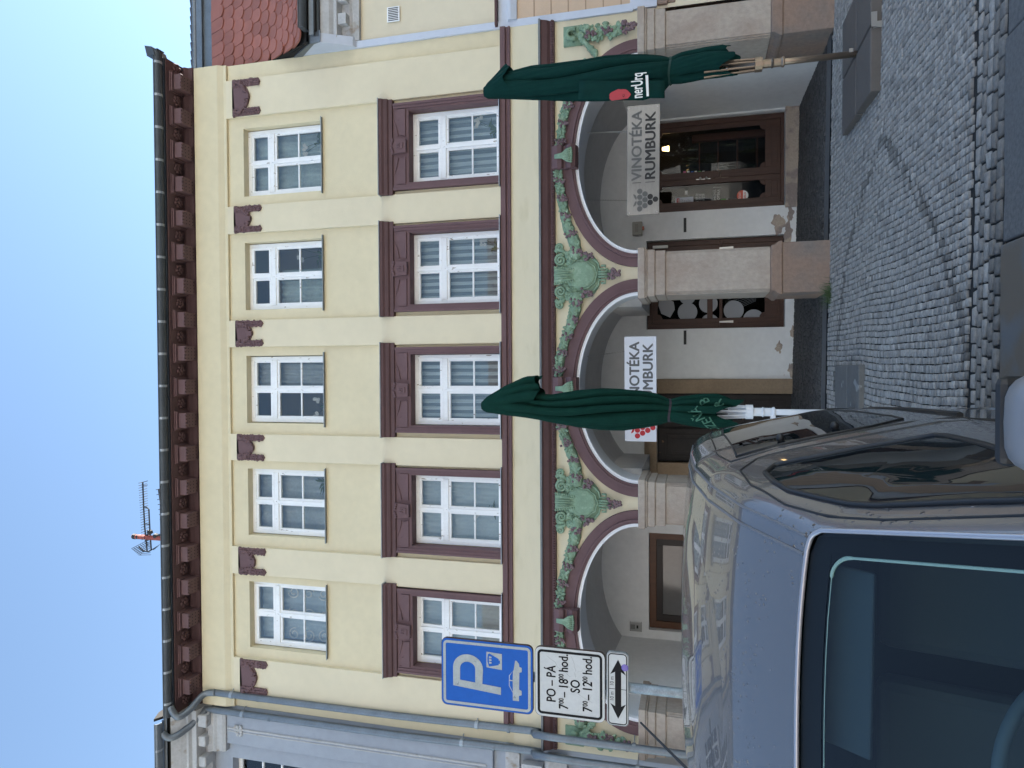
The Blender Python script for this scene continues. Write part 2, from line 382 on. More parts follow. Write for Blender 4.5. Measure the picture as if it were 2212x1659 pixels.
# ============================================================ YELLOW TOWNHOUSE
Y0 = 9.65; XL, XR = -5.42, 4.86
H = thing('townhouse', (0, Y0, 0), 'cream three storey townhouse with brown cornice, green grape reliefs and a three arched arcade', 'building')
XC = [3.31, 1.51, -.29, -2.09, -3.905]
UW, LW = .535, .535           # half widths of openings
UZ0, UZ1, LZ0, LZ1 = 7.18, 8.575, 4.33, 5.74
def wall_cells(mb, x0, x1, z0, z1, holes, Y):
    xs = sorted({x0, x1, *[h[0] for h in holes], *[h[1] for h in holes]}); zs = sorted({z0, z1, *[h[2] for h in holes], *[h[3] for h in holes]})
    for a, b in zip(xs[:-1], xs[1:]):
        for c, d in zip(zs[:-1], zs[1:]):
            if any(h[0] <= (a+b)/2 <= h[1] and h[2] <= (c+d)/2 <= h[3] for h in holes): continue
            mb.add([(a, Y, c), (b, Y, c), (b, Y, d), (a, Y, d)], [(0, 1, 2, 3)])
def reveal(mb, h, Y, d):
    x0, x1, z0, z1 = h
    mb.add([(x0, Y, z0), (x0, Y+d, z0), (x0, Y+d, z1), (x0, Y, z1)], [(0, 1, 2, 3)])
    mb.add([(x1, Y, z0), (x1, Y+d, z0), (x1, Y+d, z1), (x1, Y, z1)], [(3, 2, 1, 0)])
    mb.add([(x0, Y, z1), (x0, Y+d, z1), (x1, Y+d, z1), (x1, Y, z1)], [(0, 1, 2, 3)])
    mb.add([(x0, Y, z0), (x0, Y+d, z0), (x1, Y+d, z0), (x1, Y, z0)], [(3, 2, 1, 0)])
holes = [(x-UW, x+UW, UZ0, UZ1) for x in XC]+[(x-LW, x+LW, LZ0, LZ1) for x in XC]
mb = MB(); wall_cells(mb, XL, XR, 4.18, 9.5, holes, Y0)
for h in holes: reveal(mb, h, Y0, .22)
mb.box(XL, XR, Y0+4.2, Y0+4.3, 0, 9.5)                                    # rear wall
for xx in (XL+.001, XR-.001): mb.add([(xx, Y0, 2.4), (xx, Y0+4.3, 2.4), (xx, Y0+4.3, 9.5), (xx, Y0, 9.5)], [(0, 1, 2, 3)])
mb.build('wall', CREAM, H)
# frieze belt under the cornice (slightly proud) and top band
mb = MB(); mb.sweep([(Y0, 8.85), (Y0-.045, 8.85), (Y0-.045, 8.90), (Y0-.085, 8.985), (Y0-.085, 9.42), (Y0, 9.42)], XL, XR)
mb.build('frieze', CREAM, H, bevel=.006)
PX = [(4.012, 4.605), (2.185, 2.620), (.385, .812), (-1.423, -.997), (-3.248, -2.805), (-5.180, -4.605)]
PXB = [(4.012, 4.637)]+PX[1:]
def blob_strip(mb, fn, n, r, seedv):
    rr = random.Random(seedv)
    for i in range(n):
        t = i/(n-1); x, z = fn(t); q = r*rr.uniform(.75, 1.25)
        mb.ball((x, Y0-.07-rr.random()*.008, z), q, 1, .75, rr.uniform(.7, 1.1), 7, 5)
for i, (a, b) in enumerate(PX):
    mb = MB(); mb.box(a, b, Y0-.055, Y0+.01, 4.322, 8.85); pl = mb.build('pilaster', CREAM2, H, bevel=.008)
    # brown capital relief: plate with a half round drop, a garland of fruit round it and two hanging tails
    c = (a+b)/2; hw = (b-a)/2; wt = .115 if hw < .25 else .14
    mb = MB(); zt = 8.715
    arc = [(c+(hw-.02)*math.cos(t), zt-.30*math.sin(t)) for t in np.linspace(0, PI, 17)]
    mb.prism([(a+.0, zt), (b-.0, zt), (b, zt-.05)]+arc[::1]+[(a, zt-.05)], Y0-.07, Y0-.05, 'y')
    for sx in (-1, 1):
        e = c+sx*(hw-wt/2)
        def fn(t, e=e): return e, lerp(zt-.02, 8.235, t)
        mb.prism([(e-wt/2+.012, zt), (e+wt/2-.012, zt), (e+wt/2-.012, 8.25), (e, 8.215), (e-wt/2+.012, 8.25)], Y0-.075, Y0-.05, 'y')
        for k in range(26):
            z = lerp(zt-.03, 8.245, k/25); rr = random.Random(i*99+k+sx*7)
            for s2 in (-1, 0, 1):
                if rr.random() < .8: mb.ball((e+s2*wt*.30+rr.uniform(-.01, .01), Y0-.078, z+rr.uniform(-.008, .008)), rr.uniform(.012, .024), 1, .8, rr.uniform(.6, 1.3), 6, 4)
    for k in range(34):
        t = PI*(.06+.88*k/33); rr = random.Random(k*5+i)
        R_ = rr.uniform(-.03, .03)
        mb.ball((c+(hw-.05+R_*.6)*math.cos(t), Y0-.085, zt-(.265+R_)*math.sin(t)), rr.uniform(.018, .034), 1, .9, 1, 7, 5)
    mb.box(c-.035, c+.035, Y0-.115, Y0-.07, zt-.315, zt-.225)
    mb.build('capital_relief', BROWN, pl, bevel=.002)
# ---- main cornice
mb = MB()
mb.sweep([(Y0+.02, 9.42), (Y0-.03, 9.42), (Y0-.03, 9.46), (Y0-.06, 9.47), (Y0-.06, 9.54), (Y0-.10, 9.58), (Y0-.10, 9.62), (Y0-.46, 9.62), (Y0-.46, 9.632), (Y0-.44, 9.636), (Y0+.02, 9.636)], XL-.03, XR+.03)
corn = mb.build('cornice', BROWND, H, bevel=.004)
x = XR-.30; xs = []
while x > XL+.05: xs.append(x); x -= .5335
for x in xs:
    mb = MB(); mb.box(x-.155, x+.155, Y0-.40, Y0-.05, 9.598, 9.617); mb.box(x-.14, x+.14, Y0-.385, Y0-.05, 9.575, 9.600)
    mb.box(x-.115, x+.115, Y0-.345, Y0-.055, 9.455, 9.577)
    for k in range(5): mb.prism([(x-.1+k*.05-.02, 9.458), (x-.1+k*.05+.02, 9.458), (x-.1+k*.05, 9.435)], Y0-.345, Y0-.305, 'y')
    mb.mi = 1
    for a in range(4):
        for b_ in range(3): mb.ball((x-.078+a*.052, Y0-.25+b_*.07, 9.4545), .010, 1, 1, .4, 6, 4)
    mb.build('modillion', [BROWN, DARK], corn)
for x in [q-.2668 for q in xs[:-1]]+[xs[0]+.24, xs[-1]-.24]:
    mb = MB(); cy = Y0-.235
    for k in range(6):
        an = k*PI/3+.3; mb.ball((x+.06*math.cos(an), cy+.06*math.sin(an), 9.607), .036, 1, 1, .5, 8, 5)
    mb.ball((x, cy, 9.60), .035, 1, 1, .6, 8, 5); mb.tube([(x+.028*math.cos(t), cy+.028*math.sin(t), 9.583) for t in np.linspace(0, 2*PI, 13)], .008, 6)
    mb.build('rosette', BROWND, corn, smooth=True)
# eaves: near-black strip painted as the shadowed gap, pale metal edge, half round gutter with straps
mb = MB(); mb.box(XL-.05, XR+.04, Y0-.43, Y0+.02, 9.638, 9.658); mb.build('eaves_strip', DARK, H)
mb = MB(); mb.sweep([(Y0-.46, 9.655), (Y0-.475, 9.66), (Y0-.48, 9.70), (Y0-.41, 9.715), (Y0+.01, 9.75), (Y0+.01, 9.66), (Y0-.40, 9.66)], XL-.05, XR+.04); mb.build('eaves_flashing', ZINC, H, bevel=.004)
gy, gzz, gr = Y0-.545, 9.705, .072
mb = MB(); out = [(gy+gr*math.cos(t), gzz+gr*math.sin(t)) for t in np.linspace(PI, 2*PI, 13)]; inn = [(gy+(gr-.006)*math.cos(t), gzz+(gr-.006)*math.sin(t)) for t in np.linspace(2*PI, PI, 13)]
mb.sweep(out+inn, XL-.02, XR+.10); mb.tube([(XL-.02, gy-gr, gzz+.003), (XR+.1, gy-gr, gzz+.003)], .010, 8)
mb.box(XR+.095, XR+.11, gy-gr, gy+gr, gzz-gr, gzz+.005)
gut = mb.build('gutter', ZINCD, H, smooth=False)
x = XR-.08
mb = MB()
while x > XL:
    o2 = [(gy+(gr+.005)*math.cos(t), gzz+(gr+.005)*math.sin(t)) for t in np.linspace(PI*.97, 2*PI, 11)]; i2 = [(gy+(gr+.001)*math.cos(t), gzz+(gr+.001)*math.sin(t)) for t in np.linspace(2*PI, PI*.97, 11)]
    mb.sweep(o2+i2, x-.019, x+.019); x -= .50
mb.build('gutter_strap', ZINCL, gut)
mb = MB(); mb.add([(XL, Y0-.42, 9.745), (XR+.02, Y0-.42, 9.745), (XR+.02, Y0+4.5, 11.4), (XL, Y0+4.5, 11.4)], [(0, 1, 2, 3)]); mb.add([(XL, Y0+4.5, 11.4), (XR+.02, Y0+4.5, 11.4), (XR+.02, Y0+4.5, 9), (XL, Y0+4.5, 9)], [(0, 1, 2, 3)]); mb.prism([(Y0-.3, 9.64), (Y0+4.5, 9.0), (Y0+4.5, 11.38)], XR-.02, XR, 'x'); mb.prism([(Y0-.3, 9.64), (Y0+4.5, 9.0), (Y0+4.5, 11.38)], XL, XL+.02, 'x')
mb.prism([(XR+.02, gzz-.02), (XR+.13, gzz+.03), (XR+.16, gzz+.14), (XR+.02, gzz+.10)], Y0-.62, Y0-.35, 'y'); mb.build('roof', ZINCD, H, solid=.04)
# ---- bands between the floors
mb = MB(); mb.sweep([(Y0+.01, 4.18), (Y0-.07, 4.18), (Y0-.075, 4.20), (Y0-.05, 4.225), (Y0-.05, 4.24), (Y0-.085, 4.25), (Y0-.09, 4.322), (Y0+.01, 4.322)], XL+.31, XR); mb.build('string_course', BROWN, H, bevel=.004)
mb = MB(); mb.sweep([(Y0+.02, 3.755), (Y0-.03, 3.755), (Y0-.03, 4.182), (Y0+.02, 4.182)], XL, XR)
STAIN = mat('cream_stained', (.70, .625, .45), .9, var=.05, vscale=1.0, bump=.15, bscale=45, dirt=((.62, .55, .38), 4, .56, .72), stretch=(.5, 1, 1.6))
mb.build('band', STAIN, H)
mb = MB(); mb.sweep([(Y0+.01, 3.728), (Y0-.16, 3.722), (Y0-.165, 3.745), (Y0-.155, 3.752), (Y0+.01, 3.765)], XL+.0, XR); mb.build('band_flashing', ZINC, H)
mb = MB(); mb.sweep([(Y0+.01, 3.545), (Y0-.065, 3.545), (Y0-.065, 3.58), (Y0-.05, 3.60), (Y0-.09, 3.64), (Y0-.12, 3.70), (Y0-.135, 3.72), (Y0+.01, 3.72)], XL+.02, XR)
mo = mb.build('arcade_cornice', BROWND, H, bevel=.004)
mb = MB(); x = XL+.05
while x < XR: mb.ball((x, Y0-.072, 3.572), .016, 1, .8, 1.3, 6, 4); x += .035
mb.build('bead_moulding', BROWND, mo)
# ---- arcade front with three elliptical arches
AR = [(2.935, 1.357, .862), (-.260, 1.315, .858), (-3.498, 1.38, .858)]; ZS = 2.40; TH = .80
def arch_z(x):
    for c, a, b in AR:
        if abs(x-c) < a: return ZS+b*math.sqrt(max(0, 1-((x-c)/a)**2))
    return None
mb = MB(); xs = sorted(set([XL, XR]+[c+a*math.sin(t) for c, a, b in AR for t in np.linspace(-PI/2, PI/2, 49)]))
for YY in (Y0, Y0+TH):
    mb = MB()
    for a, b in zip(xs[:-1], xs[1:]):
        m_ = (a+b)/2; za = zb = ZS
        for c, r, h in AR:
            if abs(m_-c) < r:
                za = ZS+h*math.sqrt(max(0, 1-((a-c)/r)**2)); zb = ZS+h*math.sqrt(max(0, 1-((b-c)/r)**2))
        mb.add([(a, YY, za), (b, YY, zb), (b, YY, 3.56), (a, YY, 3.56)], [(0, 1, 2, 3)])
    mb.build('spandrel_wall', CREAM2 if YY == Y0 else VAULT, H)
for k, (c, a, b) in enumerate(AR):
    def pt(t, da=0, db=None):
        db = da if db is None else db
        return c-(a+da)*math.cos(t), ZS+(b+db)*math.sin(t)
    mb = MB(); mb.grid(lambda u, v: (pt(PI*u)[0], lerp(Y0-.012, Y0+TH, v), pt(PI*u)[1]), 48, 1)
    mb.build('arch_soffit', mat('white_soffit', (.70, .73, .78), .85, var=.04) if k == 0 else bpy.data.materials['white_soffit'], H, smooth=True)
    mb = MB()
    steps = [(.0, -.012), (.004, -.055), (.030, -.055), (.034, -.075), (.060, -.075), (.064, -.045), (.178, -.045), (.182, .005)]
    prof = [(s, s*1.05, Y0+y) for s, y in steps]
    mb.grid(lambda u, v: (pt(PI*u, prof[round(v*7)][0], prof[round(v*7)][1])[0], prof[round(v*7)][2], pt(PI*u, prof[round(v*7)][0], prof[round(v*7)][1])[1]), 64, 7)
    ao = mb.build('archivolt', BROWN, H)
    mb = MB(); mb.grid(lambda u, v: (pt(PI*u, lerp(-.045, 0, v))[0], Y0-.022, pt(PI*u, lerp(-.045, 0, v))[1]), 64, 1); mb.grid(lambda u, v: (pt(PI*u, -.045)[0], lerp(Y0+.05, Y0-.022, v), pt(PI*u, -.045)[1]), 64, 1); mb.grid(lambda u, v: (pt(PI*u, lerp(-.045, 0, v))[0], Y0+.05, pt(PI*u, lerp(-.045, 0, v))[1]), 64, 1)
    mb.build('white_edge', mat('white_edge_paint', (.86, .87, .90), .85) if k == 0 else bpy.data.materials['white_edge_paint'], ao, smooth=False)
    # scroll keystone with a green leaf tassel
    kx = {0: 2.935, 1: -.262, 2: -3.505}[k]
    zb_, zt_ = 3.215, 3.56
    mb = MB(); cr_ = [(-.055, zb_), (-.16, zb_+.02), (-.20, zb_+.08), (-.17, zb_+.14), (-.12, zb_+.165), (-.12, zb_+.19), (-.17, zb_+.21), (-.185, zb_+.27), (-.15, zt_), (.0, zt_), (.0, zb_)]
    mb.sweep([(Y0+q[0], q[1]) for q in cr_], kx-.155, kx+.155)
    for s in (-1, 1):
        mb.tube([(kx+s*.158, Y0-.15+.04*math.cos(t)*(1-t/14), zb_+.085+.045*math.sin(t)*(1-t/14)) for t in np.linspace(0, 9, 24)], .009, 5)
        mb.tube([(kx+s*.158, Y0-.14+.03*math.cos(t)*(1-t/14), zb_+.25+.035*math.sin(t)*(1-t/14)) for t in np.linspace(0, 9, 24)], .008, 5)
    ko = mb.build('keystone', BROWN, ao, bevel=.012)
    mb = MB(); yk = Y0-.20
    for q in range(7):
        s = (q-3)/3; mb.tube([(kx+s*.02, yk+.02, zt_-.04), (kx+s*.03, yk-.005, zb_+.20), (kx+s*.075, yk-.012, zb_+.13), (kx+s*.09, yk-.01, zb_+.07+.01*abs(s))], [.010, .010, .016, .017], 6)
        mb.ball((kx+s*.09, yk-.014, zb_+.062+.01*abs(s)), .019, n=7, k=5)
    mb.build('leaf_tassel', GREEN, ko, smooth=True)
# ---- green reliefs
def leafball(mb, x, z, r, rr, y=None):
    y = Y0-.045 if y is None else y
    mb.mi = 0
    rot = Matrix.Rotation(rr.uniform(0, PI), 3, 'Y') @ Matrix.Rotation(rr.uniform(-.5, .5), 3, 'Z')
    mb.ball((x, y, z), r, 1.25, .55, .75, 8, 5, rot)
def grapes(mb, x, z, r, n, rr, dx=0, dz=-1):
    mb.mi = 1
    for q in range(n):
        t = q/n; sp = r*(1-t*.7)
        mb.ball((x+dx*t*r*2+rr.uniform(-sp, sp)*(1 if dz else .6), Y0-.085-rr.random()*.02, z+dz*t*r*2+rr.uniform(-sp, sp)*.6), r*.30, n=7, k=5)
    mb.mi = 0
def curl(mb, x, z, r, s, turns=1.6, th=.012, y=-.07, ph=0):
    mb.tube([(x+s*r*(1-t/(turns*2*PI+1.2))*math.cos(t+ph), Y0+y-.01*t/6, z+r*(1-t/(turns*2*PI+1.2))*math.sin(t+ph)) for t in np.linspace(0, turns*2*PI, 26)], [th*(1-.4*i/25) for i in range(26)], 6)
def garland(path, seedv, w0=.06, w1=.095):
    rr = random.Random(seedv); mb = MB(); pts = [at(V, y, Y0) for V, y in path]
    L = [0]
    for a, b in zip(pts[:-1], pts[1:]): L.append(L[-1]+(b-a).length)
    def P(s): return interp(s, L, [p.x for p in pts]), interp(s, L, [p.z for p in pts])
    n = int(L[-1]/.028); tot = L[-1]
    mb.tube([(P(tot*i/20)[0], Y0-.02, P(tot*i/20)[1]) for i in range(21)], [lerp(w0, w1, i/20)*(.92+.10*math.sin(i*2.1)) for i in range(21)], 12)
    for i in range(n):
        s = tot*i/n; x, z = P(s); hw = lerp(w0, w1, s/tot)
        for q in range(4): leafball(mb, x+rr.uniform(-.02, .02), z+rr.uniform(-hw, hw)*.80, rr.uniform(.018, .030), rr, Y0-.062-rr.random()*.03)
        if i % 7 == 3: curl(mb, x, z+rr.uniform(-hw, hw)*.5, .026, 1, 1.4, .006, -.085)
    k = int(tot/.30)
    for i in range(k+1):
        x, z = P(tot*(i+.45)/(k+1)); grapes(mb, x-.02, z+.035, .062, 17, rr)
    return mb
def cartouche(y0, seedv):
    rr = random.Random(seedv); c = at(1262, y0, Y0).x; zt = 3.535; mb = MB()
    # back shield
    def sh(u, v):
        r = v; an = 2*PI*u
        x = c+.315*r*math.cos(an)*(1-.12*math.sin(an)); z = 3.19+.29*r*math.sin(an)
        return (x, Y0-.02-.05*math.sqrt(max(0, 1-r**4)), z)
    mb.grid(sh, 40, 8, closed=True)
    def sh2(u, v):
        r = v; an = 2*PI*u; wv = 1+.03*math.sin(an*11)
        return (c+.195*r*math.cos(an)*wv, Y0-.065-.045*math.sqrt(max(0, 1-r**6))-.012*(r > .8), 3.185+.225*r*math.sin(an)*wv)
    mb.grid(sh2, 60, 8, closed=True)
    mb.tube([(c+.20*math.cos(t)*(1+.03*math.sin(t*11)), Y0-.085, 3.185+.23*math.sin(t)*(1+.03*math.sin(t*11))) for t in np.linspace(PI*.95, 2.05*PI, 50)], .012, 6)
    # plumed tongue from the top
    def pl(u, v):
        x = (u-.5)*2; z = lerp(zt+.01, 3.265, v); wd = lerp(.115, .075, v)
        return (c+x*wd, Y0-.10-.05*math.sin(PI*min(1, .15+.85*v))*(1-x*x*.6)-.012*math.cos(x*9), z)
    mb.grid(pl, 16, 12)
    for s in (-1, 1):
        for q in range(9): mb.ball((c+s*lerp(.115, .08, q/8), Y0-.11, lerp(zt, 3.28, q/8)), .022, 1, .8, .8, 7, 5)
        mb.tube([(c+s*.03, Y0-.155, lerp(zt-.02, 3.33, t)) for t in (0, .3, .6, 1)], .010, 5)
        curl(mb, c+s*.215, 3.46, .085, s, 2.0, .024, -.07, -.6); curl(mb, c+s*.40, 3.475, .055, -s, 1.5, .022, -.05, .8)
        mb.tube([(c+s*.30, Y0-.05, 3.40), (c+s*.345, Y0-.05, 3.43), (c+s*.37, Y0-.05, 3.50), (c+s*.34, Y0-.04, zt)], [.03, .03, .035, .04], 7)
        curl(mb, c+s*.30, 3.345, .045, s, 1.5, .016, -.06, 1)
        for q in range(46):
            x = rr.uniform(.14, .34); leafball(mb, c+s*x, 3.335+rr.uniform(-.085, .06)-.12*(x-.14), rr.uniform(.022, .042), rr, Y0-.06-rr.random()*.02)
        for q in range(12): leafball(mb, c+s*rr.uniform(.13, .30), rr.uniform(3.40, zt-.03), rr.uniform(.03, .05), rr, Y0-.05)
        grapes(mb, c+s*.255, 3.16, .075, 16, rr, dx=0, dz=-1)
        curl(mb, c+s*.19, 3.30, .035, s, 1.5, .007, -.10)
        # lower brackets
        mb.tube([(c+s*.24, Y0-.06, 3.03), (c+s*.15, Y0-.065, 2.935), (c+s*.075, Y0-.065, 2.925), (c+s*.075, Y0-.065, 2.84), (c+s*.12, Y0-.06, 2.84), (c+s*.12, Y0-.06, 2.90)], .016, 6)
    for q in range(3): mb.tube([(c+(q-1)*.035, Y0-.075, 2.94), (c+(q-1)*.035, Y0-.08, 2.80)], .016, 6)
    for q in range(14): leafball(mb, c+rr.uniform(-.06, .06)*(1-q/30), 2.82-q*.004, rr.uniform(.02, .03), rr, Y0-.055)
    grapes(mb, c, 2.78, .075, 30, rr)
    return mb
for y0, sd in ((595.5, 3), (1083, 4)):
    cartouche(y0, sd).build('cartouche', [GREEN, GRAPE], H, smooth=True)
for i, path in enumerate([
    [(1209, 326), (1212, 300), (1217, 262), (1228, 225), (1248, 170), (1272, 135)], [(1207, 374), (1209, 395), (1215, 433), (1226, 488), (1243, 527), (1247, 562)],
    [(1247, 632), (1245, 660), (1237, 698), (1222, 733), (1212, 772), (1209, 812)], [(1209, 858), (1211, 890), (1215, 922), (1226, 955), (1240, 991), (1246, 1020), (1248, 1048)],
    [(1248, 1118), (1245, 1148), (1233, 1200), (1220, 1242), (1213, 1278), (1209, 1310)], [(1209, 1356), (1212, 1390), (1218, 1430), (1230, 1480), (1248, 1525), (1258, 1565)]]):
    flip = i in (2, 4)
    garland(path[::-1] if flip else path, 20+i).build('garland', [GREEN, GRAPE], H, smooth=True)
for k, (V0, ya, yb, s) in enumerate(((1218, 60, 104, 1), (1222, 1564, 1606, -1))):
    rr = random.Random(50+k); mb = MB(); a = at(V0, (ya+yb)/2, Y0); xc_ = a.x; z1 = a.z; hw = .135
    mb.box(xc_-hw, xc_+hw, Y0-.03, Y0, z1-.265, z1)
    for q in range(8): mb.ball((xc_+.065*math.cos(q*PI/4)-.01, Y0-.04, z1-.12+.065*math.sin(q*PI/4)), .034, 1, .7, 1, 8, 5)
    mb.tube([(xc_+.07*math.cos(t), Y0-.09, z1-.14+.08*math.sin(t)) for t in np.linspace(-.5, 3.6, 14)], .028, 8)
    b0 = Vector((xc_, Y0, z1-.26)); zend = z1-.93
    for q in range(70):
        t = q/69; hw2 = .055+.05*math.sin(t*PI)+.01*math.sin(t*20)
        leafball(mb, xc_+rr.uniform(-hw2, hw2), lerp(z1-.24, zend+.1, t), rr.uniform(.028, .048), rr, Y0-.05-rr.random()*.03)
    for t in (.12, .45): grapes(mb, xc_-.04*s+t*.06, lerp(z1-.24, zend, t), .065, 18, rr)
    grapes(mb, xc_, zend+.11, .085, 34, rr); curl(mb, xc_+.03, z1-.62, .03, 1, 1.5, .008, -.1)
    for q in range(14): leafball(mb, xc_-s*lerp(.02, .30, q/13), z1-.22-.018*q, .045, rr, Y0-.06)
    mb.build('corner_relief', [GREEN, GRAPE], H, smooth=True)
# ---- pillars
def pillar(x0, x1, name='pillar', inset=.0):
    z0 = gz((x0+x1)/2, Y0)-.05; o = H; mb = MB(); d = TH
    mb.box(x0+.02, x1-.02, Y0-.10, Y0+d, z0, .56)
    mb.prism([(x0-.0, .56), (x1+.0, .56), (x1-.005, .605), (x1-.045, .655), (x1-.055, .70), (x0+.055, .70), (x0+.045, .655), (x0+.005, .605)], Y0-.115, Y0+d+.01, 'y')
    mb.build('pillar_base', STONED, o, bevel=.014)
    mb = MB(); mb.box(x0+.085, x1-.085, Y0-.035, Y0+.12, .70, 2.03); mb.box(x0+.05, x1-.05, Y0+.02, Y0+d-.02, .70, 2.03); mb.box(x0+.068, x1-.068, Y0-.012, Y0+.05, .70, 2.03)
    mb.build('pillar_shaft', STONE, o, bevel=.006)
    mb = MB(); mb.box(x0+.045, x1-.045, Y0-.06, Y0+d-.01, 2.03, 2.17)
    mb.box(x0+.03, x1-.03, Y0-.08, Y0+d, 2.17, 2.275); mb.box(x0+.012, x1-.012, Y0-.095, Y0+d+.01, 2.275, 2.30)
    mb.box(x0, x1, Y0-.11, Y0+d+.02, 2.30, 2.398); mb.build('pillar_capital', STONE, o, bevel=.014)
for a, b in ((4.255, 4.87), (.955, 1.645), (-2.175, -1.500), (-5.36, -4.66)): pillar(a, b)
for a, b in ((4.30, 4.87), (-5.42, -4.72)): mb = MB(); mb.box(a, b, Y0+TH, 12.4, -.3, 3.5); mb.build('side_wall', WHITEP, H)
# ---- vaults behind the arches, back wall
YB = 12.3
for c, a, b in AR:
    mb = MB(); ext = .12
    def vf(u, v):
        t = PI*u; y = lerp(Y0+TH-.02, YB, v)
        k = 1+.05*math.sin(PI*v); bb = b*(1.0+.10*math.sin(PI*v))
        return (c-(a+ext*min(1, v*5))*math.cos(t), y, ZS-.02+bb*math.sin(t)+.02)
    mb.grid(vf, 40, 10); mb.build('vault', VAULT, H, smooth=True)
mb = MB(); mb.add([(XL, Y0+TH, 3.5), (XR, Y0+TH, 3.5), (XR, YB+.3, 3.5), (XL, YB+.3, 3.5)], [(0, 1, 2, 3)])
for x0, x1 in ((.90, 1.70), (-2.24, -1.45)): mb.box(x0+.03, x1-.03, Y0+TH+.005, YB, 2.41, 3.5)   # webs over the pillars
mb.build('arcade_ceiling', VAULT, H)
bh = [(2.70, 4.27, .205, 2.46), (.69, 2.225, .205, 2.46), (-1.61, -.42, .0, 2.28), (-4.57, -2.86, 1.40, 2.43)]
mb = MB(); wall_cells(mb, XL, XR, -.3, 3.5, bh, YB)
for h in bh: reveal(mb, h, YB, .22)
mb.build('arcade_back_wall', WHITEP, H)
mb = MB(); mb.box(2.66, 4.31, YB-.025, YB+.01, -.15, .205); mb.box(2.66, 4.31, YB-.05, YB-.02, .165, .21)
mb.build('door_step', mat('peeling_plaster', (.46, .38, .31), .9, var=.3, vscale=6, bump=.5, bscale=20, col2=(.30, .25, .23), c2scale=3, c2lo=.48, c2hi=.54), H)
PATCH = bpy.data.materials['peeling_plaster']
for k, (x, z, a, b) in enumerate(((2.40, .30, .16, .10), (2.22, .16, .20, .06), (2.55, .12, .12, .05), (4.62, .34, .14, .16), (4.85, .12, .2, .12), (.35, .30, .09, .05), (.60, .08, .10, .04), (-.02, .10, .12, .05))):
    rr = random.Random(70+k); ph_ = [rr.uniform(0, 6) for _ in range(4)]
    mb = MB(); mb.prism([(x+a*math.cos(t)*(1+.25*math.sin(3*t+ph_[0])+.15*math.sin(7*t+ph_[1])), z+b*math.sin(t)*(1+.25*math.sin(4*t+ph_[2])+.15*math.sin(9*t+ph_[3]))) for t in np.linspace(0, 2*PI, 41)[:-1]], YB-.003-.0001*k, YB+.01, 'y')
    mb.build('peeled_patch', PATCH, H)
for xa, xb in ((4.35, 4.60), (2.34, 2.58), (.42, .66)):
    mb = MB(); mb.box(xa, xb, YB-.03, YB-.002, 1.79, 1.835); mb.build('wall_bracket', PLBLK, H, bevel=.003)

def framed(parent, name, x0, x1, z0, z1, Y, bars, mtl, fw=.05, dep=.05):
    """frame with bars: list of (x0,x1,z0,z1)"""
    mb = MB(); mb.box(x0, x0+fw, Y, Y+dep, z0, z1); mb.box(x1-fw, x1, Y, Y+dep, z0, z1)
    mb.box(x0+fw, x1-fw, Y, Y+dep, z1-fw, z1); mb.box(x0+fw, x1-fw, Y, Y+dep, z0, z0+fw)
    for a, b, c, d in bars: mb.box(a, b, Y-.004, Y+dep-.004, c, d)
    return mb.build(name, mtl, parent, bevel=.004)
